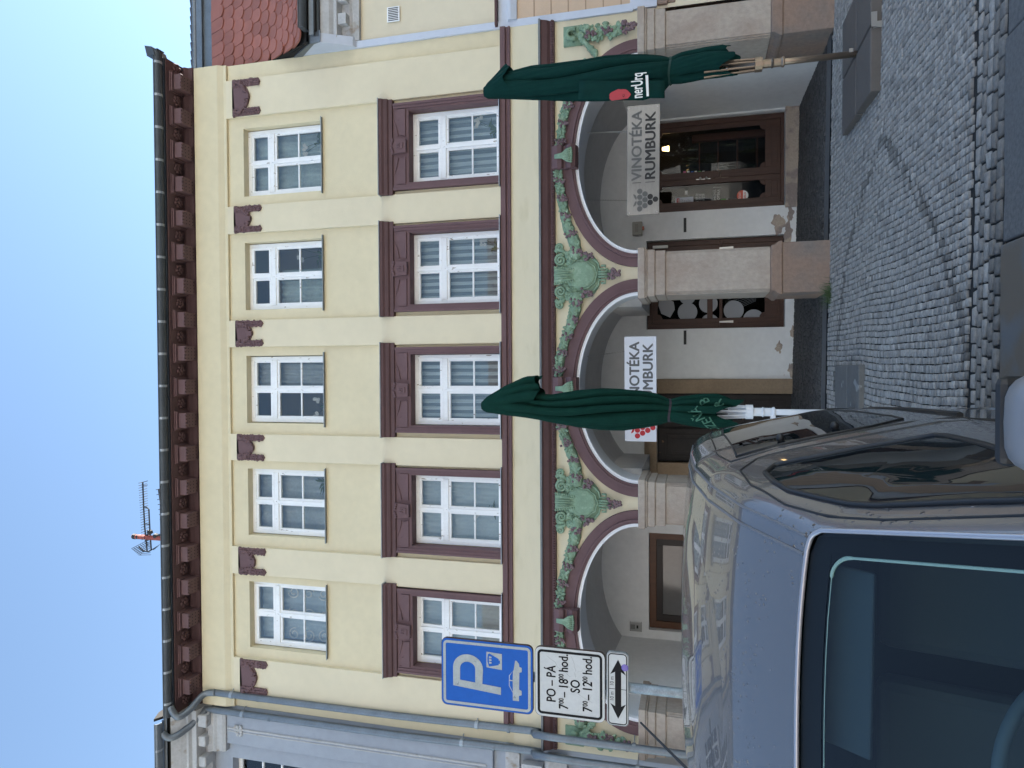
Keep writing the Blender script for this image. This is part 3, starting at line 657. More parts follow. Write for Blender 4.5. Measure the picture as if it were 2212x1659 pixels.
# ---- facade windows
def fwindow(xc, z0, z1, lower, idx, tilt=False):
    x0, x1 = xc-UW+.012, xc+UW-.012; Yf = Y0+.12
    win = None
    zt = z0+(z1-z0)*(.653 if lower else .687)
    fw = .062; mb = MB()
    mb.box(x0, x0+fw, Yf, Yf+.07, z0, z1); mb.box(x1-fw, x1, Yf, Yf+.07, z0, z1); mb.box(x0+fw, x1-fw, Yf, Yf+.07, z1-fw, z1); mb.box(x0+fw, x1-fw, Yf, Yf+.07, z0, z0+.055)
    mb.box(x0+fw, x1-fw, Yf-.006, Yf+.07, zt-.042, zt+.042)
    win = mb.build('window', WHITE, H, bevel=.005)
    def sash(a, b, c, d, bar, tlt=0):
        s = MB(); Ys = Yf+.012; q = .040
        s.box(a, a+q, Ys, Ys+.045, c, d); s.box(b-q, b, Ys, Ys+.045, c, d); s.box(a+q, b-q, Ys, Ys+.045, d-q, d); s.box(a+q, b-q, Ys, Ys+.045, c, c+q+.008)
        s.box(a-.002, b+.002, Ys-.022, Ys+.002, c-.006, c+.016)
        if bar: s.box(a+q, b-q, Ys+.005, Ys+.03, bar-.012, bar+.012)
        g = MB(); g.box(a+q-.003, b-q+.003, Ys+.022, Ys+.025, c+q, d-q+.003)
        if tlt:
            for M_ in (s, g):
                M_.v = [(x, y-(z-c)*tlt, z) for x, y, z in M_.v]
        so_ = s.build('sash', WHITE, win, bevel=.003); g.build('pane', GLASS, win)
    xm = xc; a0, a1, b0, b1 = x0+fw-.004, xm-.018, xm+.018, x1-fw+.004
    lo, hi = z0+.05, zt-.038; bar = z0+(z1-z0)*(.335 if lower else .352)
    for a, b in ((a0, a1), (b0, b1)):
        sash(a, b, lo, hi, bar); sash(a, b, zt+.038, z1-fw+.004, None, tilt and (a > xc-.3 if idx != 4 else True) and .10)
    m2 = MB(); m2.box(xm-.022, xm+.022, Yf-.014, Yf+.05, lo, hi); m2.box(xm-.022, xm+.022, Yf-.014, Yf+.05, zt+.04, z1-fw); m2.box(xm-.008, xm+.008, Yf-.026, Yf-.004, zt-.02, zt+.0)
    m2.build('mullion', WHITE, win, bevel=.004)
    r = MB(); r.box(x0-.05, x1+.05, Yf+.95, Yf+1.0, z0-.1, z1+.15); r.box(x0-.12, x0-.05, Yf+.1, Yf+1, z0-.1, z1+.15); r.box(x1+.05, x1+.12, Yf+.1, Yf+1, z0-.1, z1+.15)
    r.box(x0-.1, x1+.1, Yf+.1, Yf+1, z1+.12, z1+.16); r.box(x0-.1, x1+.1, Yf+.1, Yf+1, z0-.1, z0-.01); r.build('room', ROOM, win)
    s = MB()
    if lower: s.sweep([(Y0-.135, 4.325), (Y0-.135, 4.336), (Yf, 4.352), (Yf, 4.336), (Y0-.125, 4.325)], xc-.695, xc+.695); s.build('sill', ZINCL, win)
    else: s.sweep([(Y0-.060, z0-.022), (Y0-.060, z0-.010), (Yf, z0+.012), (Yf, z0-.004), (Y0-.054, z0-.014), (Y0-.054, z0-.022)], xc-UW-.045, xc+UW+.045); s.build('sill', LEAD, win)
    if lower:   # moulded brown surround and hood
        u = MB(); W1 = .637; zt_ = z1
        for s_ in (-1, 1):
            e = xc+s_*UW; o_ = xc+s_*W1
            u.box(e, o_, Y0-.055, Y0+.01, z0, 5.975); u.box(xc+s_*(UW+.028), o_, Y0-.075, Y0-.05, z0, 5.975); u.box(xc+s_*(W1-.035), o_, Y0-.09, Y0-.07, z0, 5.975)
            u.box(e-s_*.006, e+s_*.002, Y0-.05, Yf, z0, zt_)
        u.box(xc-W1, xc+W1, Y0-.05, Y0+.01, z1, 5.985)
        u.box(xc-UW, xc+UW, Y0-.045, Yf, z1-.006, z1+.002)
        for s_ in (-1, 1):
            u.prism([(xc+s_*(UW+.015), z1+.04), (xc+s_*(UW+.015), z1+.17), (xc+s_*(UW-.12), z1+.17), (xc+s_*(UW-.14), z1+.135), (xc+s_*.17, z1+.125), (xc+s_*.15, z1+.04)][::s_], Y0-.072, Y0-.048, 'y')
            u.tube([(xc+s_*.16, Y0-.06, z1+.16), (xc+s_*.3, Y0-.06, z1+.19), (xc+s_*.42, Y0-.055, z1+.235)], [.012, .009, .004], 5)
        u.build('surround', BROWN, win, bevel=.006)
        h_ = MB(); h_.sweep([(Y0, 5.985), (Y0-.08, 5.985), (Y0-.085, 6.04), (Y0-.11, 6.055), (Y0-.125, 6.09), (Y0-.125, 6.10), (Y0-.155, 6.13), (Y0-.165, 6.165), (Y0, 6.17)], xc-.705, xc+.705)
        ho = h_.build('hood', BROWND, win, bevel=.004)
        h2 = MB(); h2.sweep([(Y0, 6.172), (Y0-.175, 6.168), (Y0-.18, 6.18), (Y0, 6.20)], xc-.712, xc+.712); h2.build('hood_flashing', ZINCL, ho)
        k_ = MB(); k_.prism([(xc-.095, z1+.02), (xc+.095, z1+.02), (xc+.115, z1+.245), (xc-.115, z1+.245)], Y0-.115, Y0-.04, 'y')
        k_.box(xc-.045, xc+.045, Y0-.13, Y0-.11, z1+.06, z1+.16)
        for s_ in (-1, 1):
            for q in range(3): k_.ball((xc+s_*(.03+q*.03), Y0-.125, z1+.235-q*.008), .022, n=7, k=5)
            k_.ball((xc+s_*.018, Y0-.132, z1+.13), .016, 1, .8, 2.2, 7, 5)
        k_.build('keystone', BROWN, win, bevel=.005)
nm = ['first', 'second', 'third', 'fourth', 'fifth']
def curtain(xc, z0, z1, mtl, label, x0=-.46, x1=.46, amp=.02, fr=46, lower=False):
    mb = MB(); Yc = Y0+.30
    mb.grid(lambda u, v: (xc+lerp(x0, x1, u), Yc+amp*math.sin(u*fr+v*1.1)*(.6+.4*v), lerp(z1, z0, v)), 120, 4)
    return tag(mb.build('curtain', mtl, None, smooth=True), label, 'curtain', 'curtains behind the facade windows')
for i, xc in enumerate(XC):
    fwindow(xc, LZ0+.01, LZ1, True, i)
    fwindow(xc, UZ0+.01, UZ1, False, i, tilt=i in (1, 4))
    curtain(xc, LZ0+.03, LZ1-.02, CUR_S if i < 3 else CUR_P, ('grey and blue striped curtain' if i < 3 else 'plain pale sheer curtain')+' behind the '+nm[i]+' tall lower window from the red roof', amp=.018 if i < 3 else .01, fr=60)
for i, (a, b, mt_) in enumerate(((-.46, .46, CUR_T), (-.46, .12, CUR_T), (-.05, .46, CUR_D), (-.46, .46, CUR_D), (-.46, .46, CUR_P))):
    curtain(XC[i], UZ0+.04, UZ1-(.47 if i == 1 else .04), mt_, ['teal sheer curtain with soft folds', 'partly drawn teal curtain', 'dim half drawn curtain', 'dim blue grey sheer curtain', 'white lace curtain with scroll pattern'][i]+' behind the '+nm[i]+' small upper window from the red roof', a, b, .022, 34)
# lace scrolls on the last curtain
mb = MB()
for q in range(9):
    x = XC[4]-.36+(q % 3)*.34; z = UZ0+.22+(q//3)*.27
    mb.tube([(x+.10*(1-t/12)*math.cos(t+q), Y0+.272, z+.10*(1-t/12)*math.sin(t+q)) for t in np.linspace(0, 8.5, 26)], .010, 5)
mb.build('lace_scroll', PETAL, bpy.data.objects['curtain.009'])
# house plants behind the panes
def houseplant(x, z, kind, label, sc_=1.0):
    rr = random.Random(int(x*100)); mb = MB(); Yp = Y0+.235
    t = thing('houseplant', (x, Yp, z), label, 'plant', 'plants on the window sills')
    pt_ = MB(); pt_.tube([(x, Yp, z), (x, Yp, z+.09)], [.035, .045], 10); pt_.build('flower_pot', mat('pot', (.3, .3, .32), .5), t)
    for q in range(8):
        an = rr.uniform(-1.2, 1.2); L_ = rr.uniform(.12, .26)*sc_
        mb.tube([(x, Yp, z+.08), (x+math.sin(an)*L_*.5, Yp, z+.08+math.cos(an)*L_*.7), (x+math.sin(an)*L_, Yp+rr.uniform(-.01, .01), z+.08+math.cos(an)*L_*(.6 if kind else .9))], [.006, .016, .002], 5)
    mb.build('leaves', LEAF, t)
    if kind:
        f = MB(); st = MB()
        for q in range(2):
            sx = rr.uniform(-.18, .18); top = z+.42*sc_
            st.tube([(x, Yp, z+.08), (x+sx*.5, Yp, z+.28*sc_), (x+sx, Yp, top)], .003, 4)
            for k in range(4):
                cx_, cz_ = x+sx+rr.uniform(-.05, .05), top+rr.uniform(-.05, .05)
                for p in range(5): f.ball((cx_+.016*math.cos(p*1.257), Yp-.005, cz_+.016*math.sin(p*1.257)), .014, 1, .4, 1, 6, 4)
        st.build('stem', LEAF, t); f.build('flower', PETAL, t)
houseplant(XC[0]+.30, UZ0+.03, 1, 'orchid with bare stems inside the upper window nearest the red roof')
houseplant(XC[1]+.33, UZ0+.03, 1, 'white flowering orchid inside the second upper window from the red roof', 1.25)
houseplant(XC[2]-.28, UZ0+.03, 1, 'low white flowering plant inside the middle upper window', .6)
houseplant(XC[3]+.32, UZ0+.03, 0, 'thin twiggy plant inside the fourth upper window from the red roof')
houseplant(XC[0]+.22, LZ0+.04, 1, 'large leafy plant with pale blossoms in the lower window nearest the red roof', .9)
houseplant(XC[1]+.30, LZ0+.04, 1, 'dark leafy plant with pink blossoms in the second lower window from the red roof', .7)
houseplant(XC[3]-.03, LZ0+.04, 1, 'yellow flowering orchid in the fourth lower window from the red roof', 1.1)

# ---- shop door, shop window, portal, arcade window
def poly_corner(mb, x, z, sx, sz, Y, r=.085):
    mb.prism([(x, z)]+[(x+sx*r*math.cos(t), z+sz*r*math.sin(t)) for t in np.linspace(0, PI/2, 7)], Y, Y+.03, 'y')
Yd = YB+.13
def shopfront(name, x0, x1, z0, z1, cols, rails, extra=None):
    mb = MB(); f = .085
    mb.box(x0, x0+f, Yd-.03, Yd+.06, z0, z1); mb.box(x1-f, x1, Yd-.03, Yd+.06, z0, z1); mb.box(x0+f, x1-f, Yd-.03, Yd+.06, z1-f, z1); mb.box(x0+f, x1-f, Yd-.03, Yd+.06, z0, z0+.06)
    d = mb.build(name, WOOD, H, bevel=.006)
    for (a, b) in cols:
        l = MB(); s = .085
        l.box(a, a+s, Yd-.012, Yd+.03, z0+.06, z1-f); l.box(b-s, b, Yd-.012, Yd+.03, z0+.06, z1-f)
        zz = [z0+.06]+[r for r in rails]+[z1-f]
        l.box(a+s, b-s, Yd-.012, Yd+.03, z1-f-.09, z1-f); l.box(a+s, b-s, Yd-.012, Yd+.03, z0+.06, z0+.30)
        l.box(a+s+.03, b-s-.03, Yd-.022, Yd-.010, z0+.10, z0+.20)
        for r in rails: l.box(a+s, b-s, Yd-.016, Yd+.03, r-.045, r+.045)
        cs = [(z0+.30, 1)]+[(r+.045, 1) for r in rails]; ct = [(r-.045, -1) for r in rails]+[(z1-f-.09, -1)]
        poly_corner(l, a+s, z0+.30, 1, 1, Yd-.01); poly_corner(l, b-s, z0+.30, -1, 1, Yd-.01)
        poly_corner(l, a+s, z1-f-.09, 1, -1, Yd-.01); poly_corner(l, b-s, z1-f-.09, -1, -1, Yd-.01)
        lo = l.build('door_leaf' if 'door' in name else 'sash', WOOD, d, bevel=.005)
        g = MB(); g.box(a+s-.01, b-s+.01, Yd+.020, Yd+.024, z0+.28, z1-f-.08); g.build('pane', SHOPG, d)
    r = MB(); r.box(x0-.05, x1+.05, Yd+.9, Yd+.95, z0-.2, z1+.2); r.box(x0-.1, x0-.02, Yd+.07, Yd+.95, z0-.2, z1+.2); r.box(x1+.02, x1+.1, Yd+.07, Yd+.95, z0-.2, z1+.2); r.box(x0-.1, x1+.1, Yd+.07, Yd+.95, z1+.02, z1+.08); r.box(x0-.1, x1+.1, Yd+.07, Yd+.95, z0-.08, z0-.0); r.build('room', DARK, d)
    return d
sd = shopfront('shop_door', 2.71, 4.26, .21, 2.455, [(3.30, 4.175), (2.795, 3.26)], [])
m2 = MB(); m2.box(3.255, 3.305, Yd-.035, Yd+.03, .27, 2.37); m2.build('meeting_stile', WOOD, sd, bevel=.006)
def onp(x, z, w_, h_, name, mtl, par, yy=Yd+.012, r=0):
    mb = MB(); mb.box(x-w_/2, x+w_/2, yy, yy+.003, z-h_/2, z+h_/2); return mb.build(name, mtl, par)
def px(V, y): p = at(V, y, Yd); return p.x, p.z
def ct(V, y): return 1458*0+V, y
# door stickers (crop 2700..,400.. scale .3014 src)
def dc(cx, cy): return px((2700+.3014*cx)/1.8517, (400+.3014*cy)/1.8517)
cols = [(.50, .12, .25), (.02, .12, .42), (.08, .35, .08), (.012, .012, .012)]
for k, cc in enumerate(cols):
    x, z = dc(128+100*k, 975); s1 = onp(x, z, .085, .045, 'sticker', mat('sticker_%s' % ['pink', 'blue', 'green', 'black'][k], cc, .5), sd)
    x2, z2 = dc(176+100*k, 972); onp(x2, z2, .085, .04, 'sticker', TXTW, sd)
    mb = MB(); text_mb(mb, ['o', 'f', 'A', 'G'][k], lambda a, b: (x-.0+a, Yd+.0085, z+b-.012), .04, .02); mb.build('print', TXTW, s1)
x, z = dc(375, 1045); mb = MB(); mb.box(x-.017, x+.017, Yd-.03, Yd-.012, z-.12, z+.12)
for q in (-.05, .05): mb.ball((x, Yd-.05, z+q), .022); mb.tube([(x, Yd-.05, z+q), (x, Yd-.01, z+q)], .01)
mb.build('door_knob', STEEL, sd, smooth=False)
x, z = dc(600, 1022); mb = MB(); mb.box(x-.018, x+.018, Yd-.03, Yd-.012, z-.14, z+.08); mb.tube([(x, Yd-.03, z), (x, Yd-.06, z), (x+.05, Yd-.065, z+.005), (x+.10, Yd-.06, z+.012)], .009); mb.build('door_handle', BRONZE, sd)
x, z = dc(893, 1265); mb = MB(); R_ = .088
mb.prism([(x+R_*math.cos(t), z+R_*math.sin(t)) for t in np.linspace(0, 2*PI, 33)[:-1]], Yd+.010, Yd+.014, 'y'); st = mb.build('sticker', mat('sticker_orange', (.62, .10, .05), .5), sd)
mb = MB(); mb.prism([(x+(R_-.003)*math.cos(t), z-.012+(R_-.003)*math.sin(t)) for t in np.linspace(PI, 2*PI, 17)], Yd+.006, Yd+.009, 'y'); mb.mi = 1
for k, (s_, dz, sz) in enumerate((('objednavejte si', .045, .026), ('vino domu s', .022, .026),)): text_mb(mb, s_, lambda a, b: (x+a, Yd+.005, z+dz+b), sz, .02, .8)
mb.mi = 2; text_mb(mb, 'jidlo.cz', lambda a, b: (x+a, Yd+.004, z-.055+b), .045, .03, .8)
mb.build('print', [TXTW, TXTW, mat('orange_print', (.55, .07, .04), .6)], st)
x, z = dc(655, 1345); s1 = onp(x, z, .085, .12, 'sticker', mat('sticker_lime', (.12, .42, .08), .5), sd, Yd+.008)
mb = MB(); text_mb(mb, '5.0', lambda a, b: (x+a, Yd+.006, z+b-.01), .05, .02); mb.box(x-.042, x+.042, Yd+.005, Yd+.007, z-.06, z-.03); mb.build('print', TXTW, s1)
x, z = dc(125, 1360); s1 = onp(x, z, .185, .30, 'notice', mat('paper', (.60, .62, .66), .8), sd, Yd+.008)
mb = MB(); mb.box(x-.08, x+.08, Yd+.004, Yd+.007, z+.085, z+.13); mb.mi = 1
for k, s_ in enumerate(('MILI ZAKAZNICI', 'S VYHRADNIM', 'KOURENIM', 'A JIDLEM', 'NEVSTUPUJTE', 'DEKUJEME')): text_mb(mb, s_, lambda a, b, k=k: (x+a, Yd+.005, z+.05-.03*k+b), .021, .01, .85)
mb.mi = 2; text_mb(mb, 'UPOZORNENI', lambda a, b: (x+a, Yd+.002, z+.095+b), .026, .02, .8); mb.build('print', [TXTR, LETG, TXTW], s1)
mb = MB()
for k, (s_, cxx, cyy, sz) in enumerate((('PREMIOVÁ', 528, 1290, .058), ('VINOTÉKA', 578, 1290, .058))):
    x, z = dc(cxx, cyy); text_mb(mb, s_, lambda a, b: (x+a, Yd+.012, z+b-.02), sz, 0, .95)
for k in range(6):
    x, z = dc(290+20*k, 1300); text_mb(mb, ['PO  15:00-19:00', 'UT  10:00-19:00', 'ST  10:00-19:00', 'CT  10:00-19:00', 'PA  10:00-20:00', 'SO  09:00-12:00'][k], lambda a, b: (x+a, Yd+.012, z+b), .026, 0, .9)
x, z = dc(555, 1290)
for s_ in (-1, 1):
    mb.tube([(x+s_*.17, Yd+.012, z+.055), (x+s_*.17, Yd+.012, z-.075)], .002, 4)
mb.build('lettering', TXTW, sd)
x, z = dc(150, 1228); onp(x, z, .07, .045, 'sticker', TXTW, sd)
# things seen in the shop: warm lamp, shelf of bottles
x, z = px(1445, 295); mb = MB(); mb.tube([(3.98, Yd+.5, 2.10), (3.98, Yd+.5, 2.22)], [.05, .03], 10); mb.build('hanging_lamp_bulb', mat('lamp_glow', (1, .62, .25), .5, emis=3.0), sd)
tag(bpy.data.objects['hanging_lamp_bulb'], None)
mb = MB()
for k in range(22):
    rr = random.Random(k); xx = rr.uniform(3.45, 4.05); zz = rr.choice([.62, .95, 1.28, 1.6])
    mb.tube([(xx, Yd+.6, zz), (xx, Yd+.6, zz+.16), (xx, Yd+.6, zz+.20), (xx, Yd+.6, zz+.27)], [.035, .035, .012, .012], 8)
mb.mi = 1
for zz in (.60, .93, 1.26, 1.58): mb.box(3.4, 4.12, Yd+.5, Yd+.75, zz-.02, zz)
mb.box(4.02, 4.14, Yd+.35, Yd+.45, .4, 1.7)
mb.build('shelf_of_bottles', [mat('bottle_glass', (.05, .06, .03), .15), mat('shelf_wood', (.20, .06, .03), .6)], sd)
# shop window
sw = shopfront('shop_window', .70, 2.215, .21, 2.455, [(1.50, 2.13), (.785, 1.45)], [1.40])
m2 = MB(); m2.box(1.45, 1.50, Yd-.03, Yd+.03, .27, 2.37); m2.box(.72, 2.2, Yd-.07, Yd-.03, 1.195, 1.245); m2.build('crossbar', WOOD, sw, bevel=.005)
FOIL = mat('frosted_foil', (.30, .31, .33), .6)
mb = MB()
def disc(V, y, R_, k=28, y2=None):
    p = at(V, y, Yd); return [(p.x+R_*math.cos(t), p.z+R_*math.sin(t)) for t in np.linspace(0, 2*PI, k+1)[:-1]]
clipx = (.80, 1.44)
for V, y, R_ in ((1485, 674, .165), (1530, 656, .155), (1585, 670, .165), (1628, 690, .17), (1485, 640, .14), (1533, 697, .15)):
    pl_ = [(min(max(a, clipx[0]), clipx[1]), min(max(b, .52), 2.27)) for a, b in disc(V, y, R_)]
    mb.prism(pl_, Yd+.012+len(mb.v)*1e-6, Yd+.017+len(mb.v)*1e-6, 'y')
p = at(1440, 665, Yd)
mb.prism([(p.x-.17, p.z-.06), (p.x-.10, p.z+.09), (p.x+.04, p.z+.14), (p.x+.17, p.z+.13), (p.x+.17, p.z-.02), (p.x+.10, p.z-.12), (p.x-.03, p.z-.14)], Yd+.0105, Yd+.0113, 'y')
mb.build('foil_print', FOIL, sw)
mb = MB()
for k in range(12): mb.tube([(.95+.04*k, Yd+.012, 1.10), (1.15+.02*k, Yd+.012, .65)], .002, 4)
mb.build('foil_lines', FOIL, sw)
for s_ in (.80, 1.50+.55):
    m2 = MB(); m2.prism([(s_-.012, 1.245), (s_+.012, 1.245), (s_+.02, 1.02), (s_-.02, 1.02)], Yd-.085, Yd-.07, 'y'); m2.build('bracket', STEEL, sw)
mb = MB(); mb.box(2.10, 2.15, Yd-.06, Yd-.03, 2.10, 2.36); mb.build('alarm_contact', TXTW, sw, bevel=.008)
mb = MB(); mb.box(1.76, 1.86, Yd+.012, Yd+.016, 1.50, 1.66); mb.build('poster', SIGNW, sw)
# portal with stone frame and a dark panelled double door
mb = MB(); mb.box(-.42, -.17, YB-.05, YB+.14, 0, 2.28); mb.box(-1.86, -1.61, YB-.05, YB+.14, 0, 2.28); mb.box(-1.86, -.17, YB-.05, YB+.14, 2.282, 2.50)
ps = mb.build('portal_frame', mat('tan_sandstone', (.33, .245, .165), .9, var=.2, vscale=4, bump=.5, bscale=50), H, bevel=.01)
mb = MB(); mb.box(-1.61, -.42, YB+.10, YB+.14, .0, 2.28); po = mb.build('portal_door', WOODD, H)
for s_, a, b in ((0, -1.60, -1.03), (1, -1.0, -.43)):
    l = MB(); l.box(a, b, YB+.06, YB+.11, .08, 2.26)
    for c, d in ((.18, .72), (.82, 1.38), (1.48, 2.14)):
        l.box(a+.09, b-.09, YB+.045, YB+.062, c, c+.03); l.box(a+.09, b-.09, YB+.045, YB+.062, d-.03, d); l.box(a+.09, a+.12, YB+.045, YB+.062, c+.03, d-.03); l.box(b-.12, b-.09, YB+.045, YB+.062, c+.03, d-.03)
        l.box(a+.17, b-.17, YB+.048, YB+.062, c+.09, d-.09)
    l.build('door_leaf', WOODD, po, bevel=.006)
# arcade window on the left
x0, x1, z0, z1 = -4.56, -2.87, 1.40, 2.425
aw = framed(H, 'arcade_window', x0, x1, z0, z1, YB+.10, [], WOODO, .12, .08)
framed(aw, 'inner_frame', x0+.12, x1-.12, z0+.12, z1-.12, YB+.125, [], mat('dark_brown_frame', (.018, .010, .008), .5), .11, .06)
g = MB(); g.box(x0+.2, x1-.2, YB+.16, YB+.165, z0+.2, z1-.2); g.build('pane', mat('grey_glass', (.16, .155, .15), .12, spec=.6, var=.1, vscale=2), aw)

# ---- wall devices (each its own thing)
t = thing('intercom', (-4.5, YB, 2.56), 'small silver intercom panel on the arcade wall beside the brown framed window', 'intercom')
mb = MB(); mb.box(-4.61, -4.44, YB-.03, YB-.002, 2.55, 2.76); mb.build('plate', STEEL, t, bevel=.005)
mb = MB()
for k in range(5): mb.box(-4.57, -4.49, YB-.033, YB-.029, 2.735-k*.016, 2.742-k*.016)
mb.box(-4.555, -4.50, YB-.034, YB-.029, 2.61, 2.64)
for a in (-4.60, -4.45):
    for b in (2.56, 2.75): mb.ball((a, YB-.03, b), .005)
mb.build('speaker_slots', PLBLK, t)
t = thing('alarm_box', (2.44, YB, 2.6), 'small beige alarm box with orange light on the wall between shop door and window', 'alarm')
mb = MB(); mb.box(2.32, 2.555, YB-.07, YB-.002, 2.53, 2.70); mb.build('case', mat('beige_plastic', (.36, .35, .31), .6), t, bevel=.012)
mb = MB(); mb.box(2.41, 2.47, YB-.06, YB-.02, 2.50, 2.532); mb.build('lamp_cover', mat('orange_plastic', (.45, .10, .03), .4), t)
mb = MB()
for a in range(7):
    for b in range(3): mb.box(2.38+a*.02, 2.386+a*.02, YB-.073, YB-.069, 2.60+b*.02, 2.61+b*.02)
mb.build('vent_slots', PLBLK, t)

# ============================================================ HANGING SIGNS
def chain(mb, a, b):
    a, b = Vector(a), Vector(b); n = int((b-a).length/.022)
    for k in range(n):
        c = a.lerp(b, (k+.5)/n); s = (k % 2)
        mb.tube([(c.x+(.006*math.cos(t) if s else 0), c.y+(0 if s else .006*math.cos(t)), c.z+.015*math.sin(t)) for t in np.linspace(0, 2*PI, 9)], .0022, 4)
def hanging(Ys, corners, board, label, kind):
    tl, tr, bl, br = [at(V, y, Ys) for V, y in corners]     # top-left, top-right ... as read
    t = thing('hanging_sign', ((tl.x+tr.x)/2, Ys, tl.z), label, 'shop sign', 'hanging wine shop signs')
    mb = MB(); vs_ = []
    for dy in (-.006, .006):
        for q in (tl, tr, br, bl): vs_.append((q.x, Ys+dy, q.z))
    mb.add(vs_, [(0, 3, 2, 1), (4, 5, 6, 7), (0, 1, 5, 4), (1, 2, 6, 5), (2, 3, 7, 6), (3, 0, 4, 7)])
    bo = mb.build('panel', board, t, bevel=.004)
    def P(u, v, e=.008): q = tl.lerp(tr, u).lerp(bl.lerp(br, u), v); return (q.x, Ys-e, q.z)
    Wd = (tr-tl).length; Hd = (tl-bl).length
    return t, bo, P, Wd, Hd
# the brushed metal one
S1Y = Y0+.32
t, bo, P, Wd, Hd = hanging(S1Y, [(1354, 466), (1355, 230), (1424, 462), (1426, 224)], ALU, 'brushed metal shop sign hanging on chains in front of the brown shop door', 1)
def lett(P, Wd, Hd, u0, v0, s, size, wid, bold, e=.0085):
    mb = MB(); fn = lambda a, b: P(u0+a/Wd, v0-b/Hd, e); text_mb(mb, s, fn, size, bold, wid, 'LEFT'); return mb
m1 = lett(P, Wd, Hd, .315, .445, 'VINOTÉKA', .195, 1.02, .030); m1.build('lettering', LETM, bo)
m1 = lett(P, Wd, Hd, .315, .86, 'RUMBURK', .195, 1.05, .030); m1.build('lettering', LETD, bo)
mb = MB(); 
for v0, v1 in ((.17, .44), (.57, .86)):
    mb.add([P(.292, v0, .009), P(.297, v0, .009), P(.297, v1, .009), P(.292, v1, .009)], [(0, 1, 2, 3)])
mb.build('divider', LETD, bo)
def grape_logo(P, Wd, Hd, u0, v0, r, mats, par, e=.009):
    mb = MB(); k = 0
    for j, n in enumerate((4, 3, 2, 1)):
        for i in range(n):
            u = u0+(i-(n-1)/2)*2.15*r/Wd; v = v0+j*1.9*r/Hd; mb.mi = 0 if j < 2 else 1
            mb.add([P(u+r*math.cos(a)/Wd, v+r*math.sin(a)/Hd, e) for a in np.linspace(0, 2*PI, 21)[:-1]], [tuple(range(20))])
    mb.mi = 0
    for s in (-1, 1):
        mb.add([P(u0+x_/Wd, v0-z_/Hd, e) for x_, z_ in ((s*.005, .05), (s*.03, .07), (s*.075, .09), (s*.09, .085), (s*.07, .055), (s*.03, .04))], [(0, 1, 2, 3, 4, 5)])
    mb.build('grape_logo', mats, par)
grape_logo(P, Wd, Hd, .135, .40, .038, [LETM, LETD], bo)
mb = MB()
for u, v in ((.02, .07), (.98, .07), (.02, .93), (.98, .93)): q = P(u, v, .006); mb.ball(q, .008)
mb.build('bolt', STEEL, bo)
mb = MB(); q = P(.77, .03); chain(mb, at(1267, 287, Y0+.62), (q[0], S1Y, q[2])); mb.build('chain', STEEL, t)
mb = MB(); q = P(.14, .03); chain(mb, at(1265, 432, Y0+.62), (q[0], S1Y, q[2])); mb.build('chain', STEEL, t)
# the white board
S2Y = Y0+.42
t, bo, P, Wd, Hd = hanging(S2Y, [(1350, 953), (1348.5, 727), (1418.5, 954.5), (1418, 726.5)], SIGNWH, 'white shop sign board with grey lettering hanging on chains behind the faded green parasol', 2)
m1 = lett(P, Wd, Hd, .315, .46, 'VINOTÉKA', .195, 1.0, .030); m1.build('lettering', LETG, bo)
m1 = lett(P, Wd, Hd, .315, .88, 'RUMBURK', .195, 1.03, .030); m1.build('lettering', LETG, bo)
mb = MB(); mb.add([P(.292, .1, .009), P(.297, .1, .009), P(.297, .9, .009), P(.292, .9, .009)], [(0, 1, 2, 3)]); mb.build('divider', LETG, bo)
grape_logo(P, Wd, Hd, .135, .40, .038, [RED, RED], bo)
mb = MB(); q = P(.86, .03); chain(mb, at(1261, 771, Y0+.66), (q[0], S2Y, q[2])); mb.build('chain', STEEL, t)
mb = MB(); q = P(.14, .03); chain(mb, at(1261, 905, Y0+.66), (q[0], S2Y, q[2])); mb.build('chain', STEEL, t)

# ============================================================ DOWNPIPES
def downpipe(path, label, straps):
    q0 = path[-1]; t = thing('downpipe', (q0[0], q0[1], q0[2]), label, 'downpipe', 'downpipes between the two houses')
    def smooth(pts):
        out = []
        for i in range(len(pts)-1):
            p0, p1, p2, p3 = [Vector(pts[max(0, min(len(pts)-1, j))]) for j in (i-1, i, i+1, i+2)]
            for k in range(5):
                s = k/5; out.append(.5*((2*p1)+(p2-p0)*s+(2*p0-5*p1+4*p2-p3)*s*s+(3*p1-p0-3*p2+p3)*s**3))
        return out+[Vector(pts[-1])]
    mb = MB(); mb.tube(smooth(path), .052, 14); mb.build('pipe', ZINC, t, smooth=True)
    for z in straps:
        xx = interp(-z, [-q[2] for q in path], [q[0] for q in path]); yy = interp(-z, [-q[2] for q in path], [q[1] for q in path])
        mb = MB(); mb.tube([(xx, yy, z-.025), (xx, yy, z+.025)], .058, 14); mb.tube([(xx+.05, yy, z), (xx+.09, Y0-.02, z)], .008, 6); mb.build('pipe_strap', ZINCL, t)
        mb = MB(); mb.tube([(xx, yy, z-.5), (xx, yy, z-.46)], .0545, 14); mb.build('pipe_joint', ZINC, t)
downpipe([(-5.27, Y0-.545, 9.65), (-5.40, Y0-.53, 9.58), (-5.44, Y0-.50, 9.50), (-5.37, Y0-.36, 9.42), (-5.22, Y0-.17, 9.33), (-5.20, Y0-.11, 9.15), (-5.20, Y0-.10, 8.9), (-5.19, Y0-.10, 6), (-5.15, Y0-.10, 3.9), (-5.14, Y0-.22, 3.6), (-5.14, Y0-.20, .1)], 'zinc downpipe on the corner of the cream house', [8.85, 4.72, 2.45])
